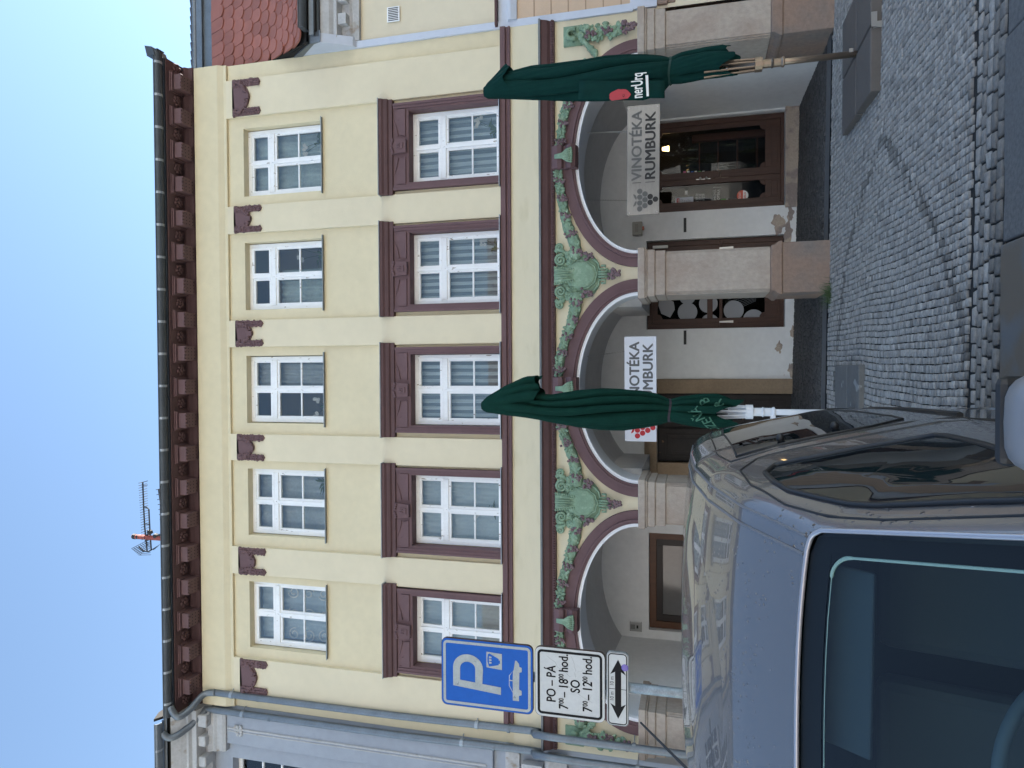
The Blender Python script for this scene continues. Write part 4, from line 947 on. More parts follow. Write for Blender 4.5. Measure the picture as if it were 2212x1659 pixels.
downpipe([(-5.70, Y0-.56, 9.79), (-5.78, Y0-.54, 9.71), (-5.78, Y0-.47, 9.61), (-5.68, Y0-.30, 9.48), (-5.52, Y0-.15, 9.33), (-5.49, Y0-.10, 9.16), (-5.48, Y0-.10, 6), (-5.44, Y0-.10, 3.9), (-5.43, Y0-.22, 3.6), (-5.42, Y0-.20, .1)], 'zinc downpipe on the corner of the grey house', [8.65, 4.95, 2.4])

# ============================================================ GREY HOUSE (left)
G = thing('grey_house', (-12, Y0, 0), 'blue grey rendered house with pale weathered cornice and bracket blocks beside the downpipes', 'building')
gx1, gx0 = XL-.02, -30.0
wins = [(-6.30-k*1.9-1.0, -6.30-k*1.9, z, z+1.6) for k in range(11) for z in (4.6, 7.35)]
mb = MB(); wall_cells(mb, gx0, gx1, 3.7, 9.5, wins, Y0+.03)
for h in wins: reveal(mb, h, Y0+.03, .25)
wall_cells(mb, gx0, gx1, -.3, 3.7, [], Y0+.03)
mb.box(gx0, gx1, Y0+5.9, Y0+6, 0, 10); mb.add([(gx0, Y0+.03, 0), (gx0, Y0+6, 0), (gx0, Y0+6, 10), (gx0, Y0+.03, 10)], [(0, 1, 2, 3)]); mb.build('wall', GREYW, G)
for h in wins[:4]:
    f = MB(); a, b, c, d = h; Yw = Y0+.18; f.box(a, a+.07, Yw, Yw+.06, c, d); f.box(b-.07, b, Yw, Yw+.06, c, d); f.box(a+.07, b-.07, Yw, Yw+.06, d-.07, d); f.box(a+.07, b-.07, Yw, Yw+.06, c, c+.07); f.box((a+b)/2-.03, (a+b)/2+.03, Yw-.01, Yw+.05, c+.07, d-.07)
    for zz in (.25, .5, .72): f.box(a+.07, b-.07, Yw+.01, Yw+.04, lerp(c, d, zz)-.015, lerp(c, d, zz)+.015)
    fo = f.build('window', WHITE, G, bevel=.004); g = MB(); g.box(a+.05, b-.05, Yw+.03, Yw+.033, c+.05, d-.05); g.build('pane', GLASS, fo)
    g = MB(); g.box(a-.1, b+.1, Yw+.5, Yw+.52, c-.1, d+.1); g.build('room', ROOM, fo)
mb = MB(); mb.box(gx1-.60, gx1-.10, Y0-.04, Y0+.04, 4.5, 9.02); p_o = mb.build('pilaster', GREYW, G, bevel=.01)
mb = MB(); mb.tube([(gx1-.34, Y0-.045, 4.6), (gx1-.34, Y0-.045, 8.98)], .018, 8); mb.tube([(gx1-.39, Y0-.042, 4.6), (gx1-.39, Y0-.042, 8.98)], .010, 8); mb.build('reed', GREYL, p_o)
mb = MB(); rr = random.Random(4)
for q in range(26): mb.ball((gx1-.36+rr.uniform(-.08, .08), Y0-.06, 8.78+rr.uniform(-.07, .07)), rr.uniform(.015, .03), 1, .6, 1, 7, 5)
mb.build('rosette', GREYL, p_o)
mb = MB(); x0_, x1_ = gx1-.72, gx1-.06
mb.sweep([(Y0+.02, 9.0), (Y0-.07, 9.0), (Y0-.10, 9.05), (Y0-.08, 9.06), (Y0-.10, 9.14), (Y0-.13, 9.18), (Y0-.11, 9.20), (Y0-.16, 9.27), (Y0+.02, 9.27)], x0_, x1_); mb.build('pilaster_capital', GREYL, p_o, bevel=.005)
mb = MB(); mb.sweep([(Y0+.03, 9.35), (Y0-.05, 9.35), (Y0-.09, 9.46), (Y0-.28, 9.50), (Y0-.28, 9.60), (Y0-.33, 9.64), (Y0-.33, 9.68), (Y0-.39, 9.76), (Y0-.45, 9.86), (Y0-.47, 9.92), (Y0+.03, 9.92)], gx0, gx1)
gc = mb.build('cornice', GREYL, G, bevel=.006)
for k in range(12):
    x = gx1-.18-k*.335
    mb = MB(); mb.box(x-.085, x+.085, Y0-.24, Y0-.04, 9.33, 9.51) if k % 5 else mb.box(x-.10, x+.10, Y0-.25, Y0-.04, 9.29, 9.51); mb.build('bracket', GREYL, gc, bevel=.02)
mb = MB(); mb.box(gx0, gx1, Y0-.47, Y0, 9.925, 10.0); mb.build('eaves_strip', DARK, G)
mb = MB(); mb.sweep([(Y0-.52, 9.945), (Y0-.53, 10.02), (Y0, 10.06), (Y0, 10.0), (Y0-.50, 9.99)], gx0, gx1); mb.build('eaves_flashing', ZINC, G)
gy, gzz, gr = Y0-.60, 10.06, .078
mb = MB(); out = [(gy+gr*math.cos(t), gzz+gr*math.sin(t)) for t in np.linspace(PI, 2*PI, 13)]; inn = [(gy+(gr-.006)*math.cos(t), gzz+(gr-.006)*math.sin(t)) for t in np.linspace(2*PI, PI, 13)]
mb.sweep(out+inn, gx0, -5.52); mb.tube([(gx0, gy-gr, gzz), (-5.52, gy-gr, gzz)], .011, 8); gg = mb.build('gutter', ZINC, G)
mb = MB()
for k in range(10):
    x = -5.95-k*.55; mb.sweep([(gy+(gr+.005)*math.cos(t), gzz+(gr+.005)*math.sin(t)) for t in np.linspace(PI*.97, 2*PI, 11)]+[(gy+(gr+.001)*math.cos(t), gzz+(gr+.001)*math.sin(t)) for t in np.linspace(2*PI, PI*.97, 11)], x-.017, x+.017)
mb.build('gutter_strap', ZINCL, gg)
mb = MB(); mb.add([(gx0, Y0-.3, 10.06), (gx1+.0, Y0-.3, 10.06), (gx1+.0, Y0+6, 12.6), (gx0, Y0+6, 12.6)], [(0, 1, 2, 3)]); mb.add([(gx0, Y0+6, 12.6), (gx1+.05, Y0+6, 12.6), (gx1+.05, Y0+6, 9), (gx0, Y0+6, 9)], [(0, 1, 2, 3)]); mb.build('roof', ZINCD, G, solid=.05)
mb = MB(); mb.prism([(Y0-.66, 10.10), (Y0-.5, 9.98), (Y0+.6, 10.3), (Y0-.45, 10.22)], gx1-.05, gx1-.01, 'x'); mb.build('verge_flashing', DARK, G)
for z0_, z1_, pr in ((4.1, 4.3, .08), (3.4, 3.7, .14)):
    mb = MB(); mb.sweep([(Y0+.03, z0_), (Y0-pr*.5, z0_), (Y0-pr, z1_-.05), (Y0-pr, z1_), (Y0+.03, z1_)], gx0, gx1-.06); mb.build('string_course', GREYL, G, bevel=.005)
mb = MB(); mb.box(gx1-.55, gx1-.2, Y0-.12, Y0, 3.75, 4.05); mb.box(gx1-.45, gx1-.3, Y0-.17, Y0-.12, 3.82, 3.97)
for q in range(30): mb.ball((gx1-.4+rr.uniform(-.25, .12), Y0-.08, 3.2+rr.uniform(-.16, .16)), rr.uniform(.02, .04), 1, .6, 1, 7, 5)
mb.build('stucco_ornament', GREYL, G)

def squash(o):
    if o.name.split('.')[0] in ('cornice', 'bracket', 'eaves_strip', 'eaves_flashing', 'gutter', 'gutter_strap', 'roof', 'verge_flashing'):
        for v in o.data.vertices:
            if v.co.z > 9: v.co.z = 9+(v.co.z-9)*.78
    for c in o.children: squash(c)
squash(G)

# ============================================================ RED ROOFED HOUSE (right)
R = thing('red_roofed_house', (9, Y0, 0), 'pale cream neighbour house with scalloped red tile roof and peach rusticated ground floor', 'building')
rx0, rx1 = XR+.003, 48.0  # far end lengthened out of view to block the sun from the van
mb = MB(); wall_cells(mb, rx0, rx1, -.3, 7.0, [], Y0+.02); mb.box(rx0, rx1, Y0+6, Y0+6.1, 0, 7); mb.add([(rx1, Y0+.02, 0), (rx1, Y0+6, 0), (rx1, Y0+6, 7), (rx1, Y0+.02, 7)], [(0, 1, 2, 3)]); mb.build('wall', CREAMR, R)
mb = MB(); mb.box(rx0-.005, rx0+.10, Y0-.035, Y0+.03, 2.46, 7.25); mb.build('corner_strip', BLUEW, R, bevel=.005)
mb = MB(); mb.box(rx0+.102, rx1, Y0-.02, Y0+.03, 2.5, 4.08); po2 = mb.build('rusticated_wall', PEACH, R)
mb = MB(); z = 2.62
while z < 4.05: mb.box(rx0+.105, rx1, Y0-.024, Y0-.0195, z-.008, z+.008); z += .243
mb.build('joint', mat('darker_joint', (.36, .25, .17), .9), po2)  # joint lines drawn as darker strips on the wall face
mb = MB(); mb.sweep([(Y0+.02, 4.08), (Y0-.05, 4.08), (Y0-.09, 4.16), (Y0-.09, 4.20), (Y0-.02, 4.22), (Y0-.02, 4.36), (Y0+.02, 4.36)], rx0+.08, rx1); mb.build('string_course', BLUEW, R, bevel=.004)
mb = MB(); mb.sweep([(Y0+.02, 4.362), (Y0-.10, 4.362), (Y0-.11, 4.39), (Y0+.02, 4.41)], rx0+.02, rx1); mb.build('string_cap', BROWND, R)
mb = MB(); mb.sweep([(Y0+.02, 6.52), (Y0-.05, 6.52), (Y0-.07, 6.60), (Y0-.06, 6.62), (Y0-.09, 6.66), (Y0-.09, 6.78), (Y0-.22, 6.80), (Y0-.22, 6.85), (Y0-.27, 6.90), (Y0-.31, 7.02), (Y0+.02, 7.02)], rx0+.10, rx1)
rc = mb.build('cornice', GREYL, R, bevel=.004)
for k in range(20):
    x = rx0+.38+k*.33; mb = MB(); mb.box(x-.08, x+.08, Y0-.20, Y0-.08, 6.66, 6.795); mb.build('dentil', GREYL, rc, bevel=.006)
mb = MB(); mb.box(rx0+.08, rx1, Y0-.36, Y0+.02, 7.022, 7.09); mb.build('eaves_strip', ZINCD, R)
mb = MB(); mb.sweep([(Y0-.40, 7.08), (Y0-.41, 7.15), (Y0+.0, 7.2), (Y0, 7.1)], rx0+.09, rx1); mb.build('eaves_flashing', ZINC, R)
gy, gzz, gr = Y0-.47, 7.24, .08
mb = MB(); out = [(gy+gr*math.cos(t), gzz+gr*math.sin(t)) for t in np.linspace(PI, 2*PI, 13)]; inn = [(gy+(gr-.006)*math.cos(t), gzz+(gr-.006)*math.sin(t)) for t in np.linspace(2*PI, PI, 13)]
mb.sweep(out+inn, rx0+.15, rx1); mb.tube([(rx0+.15, gy-gr, gzz), (rx1, gy-gr, gzz)], .010, 8); mb.box(rx0+.145, rx0+.155, gy-gr, gy+gr, gzz-gr, gzz); mb.build('gutter', ZINCD, R)
# scalloped tiles in rows on a steep mansard slope with a bell-cast foot
def mans(t):      # point and outward normal in the (Y,Z) plane
    P0, P1, P2 = Vector((Y0-.42, 7.22)), Vector((Y0+.02, 7.75)), Vector((Y0+.74, 9.62))
    p = P0*(1-t)**2+P1*2*t*(1-t)+P2*t*t; d = ((P1-P0)*(1-t)+(P2-P1)*t).normalized(); return p, Vector((-d.y, d.x)), d
mb = MB(); tones = []; tw = .205; nr = 12
for r_ in range(nr):
    p, n_, d_ = mans(r_/nr)
    for k in range(int(6.5/tw)):
        x = rx0+.12+k*tw+(tw/2 if r_ % 2 else 0)
        pts = [(-tw/2+.003, .40)]+[((tw/2-.003)*math.cos(t), .095+.095*math.sin(t)) for t in np.linspace(PI, 2*PI, 11)]+[(tw/2-.003, .40)]
        jit = random.gauss(0, .003); vs_ = []
        for lift in (.045, .022):
            for a, b in pts:
                L2 = lift+(.40-b)*.055+jit; q = p+d_*b+n_*L2; vs_.append((x+a, q.x, q.y))
        n = len(pts); fs = [tuple(range(n)), tuple(range(2*n-1, n-1, -1))]+[(i, i+n, (i+1) % n+n, (i+1) % n) for i in range(n)]
        mb.add(vs_, fs); tones += [max(.5, random.gauss(1, .10))]*len(fs)
mb.tone = tones; mb.build('roof_tiles', ROOFT, R)
mb = MB(); mb.grid(lambda u, v: (lerp(rx0, rx1, u), mans(v)[0].x+.02, mans(v)[0].y-.02), 1, 14)
mb.add([(rx0, Y0+.76, 9.62), (rx1, Y0+.76, 9.62), (rx1, Y0+4.2, 12.6), (rx0, Y0+4.2, 12.6)], [(0, 1, 2, 3)]); mb.add([(rx0, Y0+4.2, 12.6), (rx1, Y0+4.2, 12.6), (rx1, Y0+6.1, 6.9), (rx0, Y0+6.1, 6.9)], [(0, 1, 2, 3)])  # unseen rear roof, raised to keep the van in shade
for xx in (rx0+.01, rx1): mb.add([(xx, Y0-.38, 7.2), (xx, Y0+.76, 9.6), (xx, Y0+4.2, 12.58), (xx, Y0+6.1, 6.9)], [(0, 1, 2, 3)])
mb.box(rx0+.15, rx1, Y0-.40, Y0-.2, 7.05, 7.24); mb.build('roof_deck', DARK, R)
yy, zz = Y0+.80, 9.72
mb = MB(); mb.box(rx0-.9, rx1, yy, yy+.4, zz-.10, zz+.20); mb.box(rx0-.9, rx1, yy-.05, yy, zz+.20, zz+.32); mb.tube([(rx0-.9, yy-.03, zz+.35), (rx1, yy-.03, zz+.35)], .045, 8); mb.build('ridge_flashing', ZINC, R)
mb = MB(); x = rx0-.9
while x < rx1: mb.tube([(x, yy-.02, zz+.40), (x+.13, yy-.02, zz+.42)], .035, 6); x += .15
mb.build('ridge_tiles', ZINCD, R)
# white fire wall nib with flashing cap
mb = MB(); mb.prism([(Y0+.02, 6.55), (Y0-.10, 6.60), (Y0-.34, 7.02), (Y0-.34, 7.14), (Y0-.05, 7.55), (Y0+.02, 7.55)], rx0-.0, rx0+.14, 'x'); mb.build('parapet_nib', BLUEW, R, bevel=.005)
mb = MB(); mb.prism([(Y0-.355, 7.0), (Y0-.355, 7.16), (Y0-.05, 7.60), (Y0+1.5, 9.3), (Y0+1.5, 9.2), (Y0, 7.50), (Y0-.32, 7.12)], rx0-.01, rx0+.17, 'x'); mb.build('nib_flashing', ZINC, R)
mb = MB(); mb.box(5.20, 5.42, Y0-.0, Y0+.018, 5.90, 6.10); v = mb.build('vent_grille', WHITE, R, bevel=.004)
xv, zv = at(850, 31, Y0).x, at(850, 31, Y0).z
v.location = (xv-5.31, -.012, zv-6.0)
mb = MB()
for k in range(8): mb.box(5.215+k*.025, 5.226+k*.025, Y0-.004, Y0+.0, 5.92, 6.08)
sv = mb.build('vent_slot', PLBLK, v); sv.data.transform(Matrix.Translation((0, 0, 0))); sv.location = (v.location.x*1, 0, 0); sv.location = (0, 0, 0)
for vv in sv.data.vertices: vv.co = vv.co+Vector((v.location.x, v.location.y, v.location.z))
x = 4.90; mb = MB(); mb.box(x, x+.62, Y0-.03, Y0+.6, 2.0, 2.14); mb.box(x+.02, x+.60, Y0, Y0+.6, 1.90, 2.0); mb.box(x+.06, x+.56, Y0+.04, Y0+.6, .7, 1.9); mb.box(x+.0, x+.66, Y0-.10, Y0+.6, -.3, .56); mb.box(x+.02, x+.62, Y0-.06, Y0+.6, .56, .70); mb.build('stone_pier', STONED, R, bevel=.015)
mb = MB(); mb.box(4.88, 5.9, Y0-.03, Y0+.3, 2.145, 2.5); mb.build('impost', BLUEW, R)

# ============================================================ TV AERIAL ON THE ROOF
YA = 11.2
A = thing('tv_aerial', tuple(at(362, 1163, YA)), 'rusty red mast with two thin tv aerials above the gutter of the cream house', 'aerial')
def ap(cx, cy): return at((480+cx*.2713)/1.8517, (1850+cy*.2713)/1.8517, YA)
mb = MB(); mb.tube([ap(190, 1090), ap(900, 1140)], .045, 10); mb.build('mast', REDP, A)
for q, r_ in (((215, 1090), .06), ((440, 1025), .055), ((530, 1085), .06), ((265, 1095), .05)): mb = MB(); mb.ball(ap(*q), r_); mb.build('clamp', PLBLK, A)
mb = MB(); mb.tube([ap(335, 290), ap(350, 700), ap(365, 960), ap(400, 1310)], .014, 6)
for k in range(24): cy = 290+k*36; q = ap(335+k*2.0, cy); mb.tube([q+Vector((0, -.12, -.015)), q+Vector((0, .12, .015))], .006, 4)
for k in range(2): mb.tube([ap(320, 293+k*55), ap(410, 270+k*60)], .006, 4)
mb.tube([ap(350, 655), ap(395, 660), ap(425, 690), ap(440, 1000), ap(460, 1280)], .014, 6); mb.tube([ap(365, 905), ap(435, 912)], .01, 5)
mb.tube([ap(375, 1155), ap(650, 1040)], .022, 6); mb.tube([ap(370, 1080), ap(480, 1030)], .018, 6)
mb.tube([ap(280, 1245), ap(350, 1305), ap(425, 1312), ap(465, 1285)], .016, 6)
mb.build('yagi', AERIAL, A)
mb = MB()
for k in range(8): a, b = ap(170+k*15, 1268+k*14), ap(400+k*8, 1150+k*30); mb.tube([a, b], .005, 4)
for k in range(8): a, b = ap(170+k*32, 1268-k*15), ap(320+k*14, 1368-k*22); mb.tube([a, b], .005, 4)
for k in range(5): mb.tube([ap(380+k*12, 1190+k*18), ap(455, 1165+k*22)], .006, 4)
for k in range(5): mb.tube([ap(440+k*10, 1300-k*4), ap(590-k*20, 1208+k*20)], .004, 4)
mb.build('reflector_grid', AERIAL, A)
mb = MB(); mb.tube([ap(568, 392), ap(600, 610), ap(650, 1010)], .014, 6)
for k in range(9): mb.tube([ap(530+k*9.5, 403+k*73), ap(610+k*7, 385+k*73)], .007, 4)
mb.tube([ap(600, 1330), ap(660, 1300)], .008, 4); mb.build('yagi', AERIAL, A)

# ============================================================ PARKING SIGN
SY = 5.0; sx = -2.31
S = thing('parking_sign', (sx, SY, gz(sx, SY)), 'blue parking sign with two white plates on a galvanised pole behind the silver van', 'road sign')
mb = MB(); mb.tube([(sx, SY+.045, -.3), (sx, SY+.045, 3.50)], .036, 16); mb.build('pole', GALV, S, smooth=True)
def rrect(cx, cz, w_, h_, r, k=6):
    o = []
    for qx, qz, a0 in ((1, 1, 0), (-1, 1, 90), (-1, -1, 180), (1, -1, 270)):
        for i in range(k+1):
            a = math.radians(a0+90*i/k); o.append((cx+qx*(w_/2-r)+r*math.cos(a), cz+qz*(h_/2-r)+r*math.sin(a)))
    return o
def ring(mb, cx, cz, w_, h_, r, th, Y):
    a = rrect(cx, cz, w_, h_, r); b = rrect(cx, cz, w_-2*th, h_-2*th, max(.004, r-th)); n = len(a)
    mb.add([(p[0], Y, p[1]) for p in a]+[(p[0], Y, p[1]) for p in b], [(i, (i+1) % n, (i+1) % n+n, i+n) for i in range(n)])
cA = [at(956.5, 1373.5, SY), at(953, 1526, SY), at(1153, 1386.7, SY), at(1151, 1545, SY)]
bx = sum(q.x for q in cA)/4; bz1 = (cA[0].z+cA[1].z)/2; bz0 = (cA[2].z+cA[3].z)/2; bw = cA[0].x-cA[1].x; bh_ = bz1-bz0; bz = (bz0+bz1)/2
SW = .520; F_ = SY-.010
mb = MB(); mb.prism(rrect(bx, bz, SW, bh_, .045), F_, F_+.022, 'y'); pn = mb.build('blue_plate', [RUST], S)
mb = MB(); mb.add([(p[0], F_-.002, p[1]) for p in rrect(bx, bz, SW-.006, bh_-.006, .043)], [tuple(range(28))]); mb.mi = 1
ring(mb, bx, bz, SW-.034, bh_-.034, .034, .020, F_-.004)
# scale: sign drawn in crop units, centre (cx=620, cz) ; u right, v up in metres
def su(cy): return bx-(cy-628)*SW/712.0
def sv_(cx): return bz-(cx-622)*bh_/905.0
E_ = F_-.004
# the letter P as ring and stem
mb.add([(su(y), E_, sv_(x)) for x, y in ((290, 705+62), (290, 695), (765, 735), (765, 812))], [(0, 1, 2, 3)])
o_, i_ = [], []
for t in np.linspace(0, PI, 17): o_.append((440-150*math.cos(t), 570-145*math.sin(t))); i_.append((437-76*math.cos(t), 575-72*math.sin(t)))
o_ = [(290, 700)]+o_+[(582, 722)]; i_ = [(360, 700)]+i_+[(512, 712)]
n = len(o_)
mb.add([(su(y), E_-.0005, sv_(x)) for x, y in o_]+[(su(y), E_-.0005, sv_(x)) for x, y in i_], [(i, i+1, i+1+n, i+n) for i in range(n-1)])
# small emblem square and the car
mb.add([(su(y), E_, sv_(x)) for x, y in ((624, 377), (624, 540), (776, 552), (776, 387))], [(0, 1, 2, 3)])
car = [(880, 855), (940, 855), (940, 800), (966, 790), (966, 745), (942, 735), (945, 560), (968, 552), (968, 508), (945, 500), (942, 470), (918, 440), (905, 440), (890, 540), (845, 600), (843, 705), (880, 775)]
mb.add([(su(y), E_, sv_(x)) for x, y in car], [tuple(range(len(car)))])
mb.mi = 0
mb.add([(su(y), E_-.001, sv_(x)) for x, y in ((884, 548), (852, 603), (851, 642), (880, 645))], [(0, 1, 2, 3)])
mb.add([(su(y), E_-.001, sv_(x)) for x, y in ((880, 655), (851, 655), (850, 702), (882, 765))], [(0, 1, 2, 3)])
mb.add([(su(y), E_-.001, sv_(x)) for x, y in ((634, 440), (640, 400), (655, 392), (745, 440), (745, 455), (758, 455), (758, 490), (745, 490), (745, 505), (650, 530), (634, 480))], [tuple(range(11))])
mb.mi = 1
for q in range(3): mb.add([(su(y), E_-.002, sv_(x)) for x, y in ((650, 420+q*28), (650, 442+q*28), (675, 440+q*28), (675, 424+q*28))], [(0, 1, 2, 3)])
mb.build('blue_foil', [SIGNBLUE, SIGNWORN], pn)
# cracks
# white plate
cB = [at(1156, 1390, SY), at(1307, 1560, SY), at(1308, 1404, SY), at(1156, 1545, SY)]
wz1, wz0 = cB[0].z, (cB[1].z+cB[2].z)/2; wx = bx+.004; wz = (wz0+wz1)/2; wh = wz1-wz0
mb = MB(); mb.prism(rrect(wx, wz, SW, wh, .045), F_, F_+.022, 'y'); pn = mb.build('hours_plate', RUST, S)
mb = MB(); mb.add([(p[0], F_-.002, p[1]) for p in rrect(wx, wz, SW-.006, wh-.006, .043)], [tuple(range(28))]); mb.mi = 1
ring(mb, wx, wz, SW-.040, wh-.040, .034, .018, F_-.004)
def stx(s, cxx, czz, size, wdt=.78, bold=.020, al='CENTER'): text_mb(mb, s, lambda a, b: (wx+cxx+a, F_-.004, wz+czz+b), size, bold, wdt, al)
stx('PO – PÁ', -.01, .105, .098); stx('7', -.190, .012, .098, al='LEFT'); stx('00', -.150, .045, .052, al='LEFT'); stx('– 18', -.100, .012, .098, al='LEFT'); stx('00', .030, .045, .052, al='LEFT'); stx('hod.', .085, .012, .098, al='LEFT')
stx('SO', -.01, -.075, .098); stx('7', -.190, -.165, .098, al='LEFT'); stx('00', -.150, -.132, .052, al='LEFT'); stx('– 12', -.100, -.165, .098, al='LEFT'); stx('00', .030, -.132, .052, al='LEFT'); stx('hod.', .085, -.165, .098, al='LEFT')
mb.mi = 2; rr = random.Random(3)
for s0, e0 in (((.20, .17), (.05, .0)), ((.05, .0), (.12, -.10)), ((.0, .05), (-.14, .16)), ((-.02, .01), (-.12, -.16)), ((.20, -.02), (.06, -.05)), ((-.2, -.05), (-.05, -.19))):
    pts = [(wx+lerp(s0[0], e0[0], i/6)+rr.uniform(-.008, .008), wz+lerp(s0[1], e0[1], i/6)+rr.uniform(-.008, .008)) for i in range(7)]
    for a, b in zip(pts[:-1], pts[1:]): mb.add([(a[0], F_-.003, a[1]), (b[0], F_-.003, b[1]), (b[0]+.001, F_-.003, b[1]-.0015), (a[0]+.001, F_-.003, a[1]-.0015)], [(0, 1, 2, 3)])
mb.build('white_foil', [SIGNW, SIGNK, mat('crack_grey', (.30, .31, .31), .7)], pn)
# arrow plate
az1 = at(1311, 1480, SY).z; az0 = at(1358, 1484, SY).z; a_z = (az0+az1)/2; ah = az1-az0; ax = wx+.004; AW = .535
mb = MB(); mb.prism(rrect(ax, a_z, AW, ah, .032), F_, F_+.022, 'y'); pn = mb.build('arrow_plate', GALV, S)
mb = MB(); mb.add([(p[0], F_-.002, p[1]) for p in rrect(ax, a_z, AW-.012, ah-.012, .028)], [tuple(range(28))]); mb.mi = 1
ring(mb, ax, a_z, AW-.020, ah-.020, .026, .007, F_-.004)
arw = [(-.215, 0), (-.105, .056), (-.125, .022), (.125, .022), (.105, .056), (.215, 0), (.105, -.056), (.125, -.022), (-.125, -.022), (-.105, -.056)]
mb.add([(ax+a, F_-.0045, a_z+b-.004) for a, b in arw], [(0, 1, 2, 9), (9, 2, 8), (2, 3, 7, 8), (3, 4, 5), (3, 5, 7), (5, 6, 7), (0, 2, 9)][2:3]+[(0, 1, 2), (0, 2, 8), (0, 8, 9), (5, 4, 3), (5, 3, 7), (5, 7, 6)])
mb.add([(ax-.002, F_-.0043, a_z+.06), (ax+.002, F_-.0043, a_z+.06), (ax+.002, F_-.0043, a_z-.066), (ax-.002, F_-.0043, a_z-.066)], [(0, 1, 2, 3)])
for s_ in (-.055, .055): text_mb(mb, '10 m', lambda a, b: (ax+s_+a, F_-.0045, a_z+.028+b), .040, .0, .85)
mb.mi = 2; mb.ball((ax+.16, F_-.003, a_z-.052), .026, 1, .15, 1, 14, 8)
mb.build('arrow_foil', [SIGNW, SIGNK, mat('violet_sticker', (.16, .12, .42), .3)], pn)

# ============================================================ PARASOLS
def parasol(bx, by, prof, tie, label, grp, cm, pole_m, pole_top, hub_z, base_z, seedv, cap, tilt, npl=9, text=None):
    """prof: list of (z, left offset, right offset) as half widths about the pole axis"""
    rr = random.Random(seedv); U = thing('parasol', (bx, by, base_z), label, 'parasol', grp)
    zs = [p[0] for p in prof][::-1]; lf = [p[1] for p in prof][::-1]; rt = [p[2] for p in prof][::-1]; ph = [rr.uniform(-.35, .35) for _ in range(npl)]
    def surf(th, z, e=0):
        l, r = interp(z, zs, lf), interp(z, zs, rt); c = (r-l)/2; a = (l+r)/2
        tz = (z-tie)
        tw = .9*max(0, tz)*.5
        fold = 0
        s = npl*th/(2*PI)+.35*math.sin(th*2+seedv)+tw*.6+.25*math.sin(z*3+th)
        f = abs((s % 1)-.5)*2
        amp = .62*min(1, abs(tz)/.35+.35)*min(1, max(.10, (prof[0][0]-z)*1.5))
        f = math.sin(f*PI/2)**.36+.07*abs(math.sin(npl*th*1.5+z*5))
        rad = 1.02-amp*(1-min(1.05, f))+.04*math.sin(3*th+z*4)
        return (bx+c+(a*rad+e)*math.cos(th), by+(a*.92*rad+e)*math.sin(th), z)
    z0c, z1c = prof[-1][0], prof[0][0]
    mb = MB(); nz = 90
    zl = list(np.linspace(z1c, z0c, nz+1))
    def cf(u, v):
        th = 2*PI*u; z = z1c+(z0c-z1c)*v
        if v > .93: z += (v-.93)/.07*.10*(math.sin(th*npl/2+seedv)+.5*math.sin(th*3+1))
        return surf(th, z)
    mb.grid(cf, npl*26, nz, closed=True)
    mb.ball((bx+(prof[0][2]-prof[0][1])/2, by, z1c-.01), (prof[0][1]+prof[0][2])/2, 1, 1, .35, 12, 6)
    co = mb.build('canopy', cm, U, smooth=True)
    # vent cap
    zc, zt_ = cap
    mb = MB()
    def cp(u, v):
        th = 2*PI*u; z = lerp(zt_, zc, v); p = Vector(surf(th, z)); c = Vector((bx+(interp(z, zs, rt)-interp(z, zs, lf))/2, by, z))
        q = (p-c)*(1.05+.20*v*(1+.35*math.sin(4*th+seedv)))
        q.z = .035*v*math.sin(4*th+seedv*2); q.x += tilt*v*.06
        return tuple(c+q)
    mb.grid(cp, 80, 12, closed=True); mb.build('vent_cap', cm, co, smooth=True)
    mb = MB(); mb.grid(lambda u, v: (lambda p: (p[0], p[1], p[2]+.01*math.sin(2*PI*u*2)))(surf(2*PI*u, tie+lerp(-.012, .012, v), .006)), 80, 1, closed=True); mb.build('tie_strap', mat('strap_%d' % seedv, (.03, .02, .03) if seedv == 2 else (.008, .04, .033), .7), co)
    r = MB()
    for k in range(8):
        an = 2*PI*k/8+.2; c_, s_ = math.cos(an), math.sin(an)
        r.tube([(bx+.058*c_, by+.058*s_, hub_z+.0), (bx+.075*c_, by+.075*s_, z0c+.1), (bx+.085*c_, by+.085*s_, z0c+.25)], .011, 5)
    r.build('ribs', pole_m, U)
    h = MB(); h.tube([(bx, by, hub_z+.05), (bx, by, hub_z+.045), (bx, by, hub_z-.03), (bx, by, hub_z-.035)], [.06, .078, .078, .05], 12)
    h.tube([(bx, by, hub_z-.035), (bx, by, hub_z-.12), (bx, by, hub_z-.13), (bx, by, hub_z-.15), (bx, by, hub_z-.22), (bx, by, hub_z-.235), (bx, by, hub_z-.25), (bx, by, hub_z-.26)], [.045, .045, .055, .045, .045, .055, .055, .036], 12)
    if seedv == 2: h.box(bx-.10, bx+.02, by-.03, by+.03, hub_z-.26, hub_z-.21)
    h.build('runner', pole_m, U)
    p = MB(); p.tube([(bx, by, base_z), (bx, by, pole_top)], .033, 16); p.build('pole', pole_m, U, smooth=True)
    return U, surf, co
def prf(rows, bx, Y):
    out = []
    for V, ya, yb in rows:
        a, b = at(V, ya, Y), at(V, yb, Y); out.append((a.z, bx-b.x, a.x-bx))
    return out
UX, UY = 3.29, 8.02
rowsA = [(1046, 190, 209), (1055, 182, 213), (1095, 160, 213), (1150, 146, 214), (1242, 134, 214), (1310, 126, 214), (1356, 124, 212), (1400, 124, 207), (1430, 125, 200), (1447, 127, 180), (1470, 116, 178), (1520, 104, 168), (1560, 98, 164), (1572, 100, 162)]
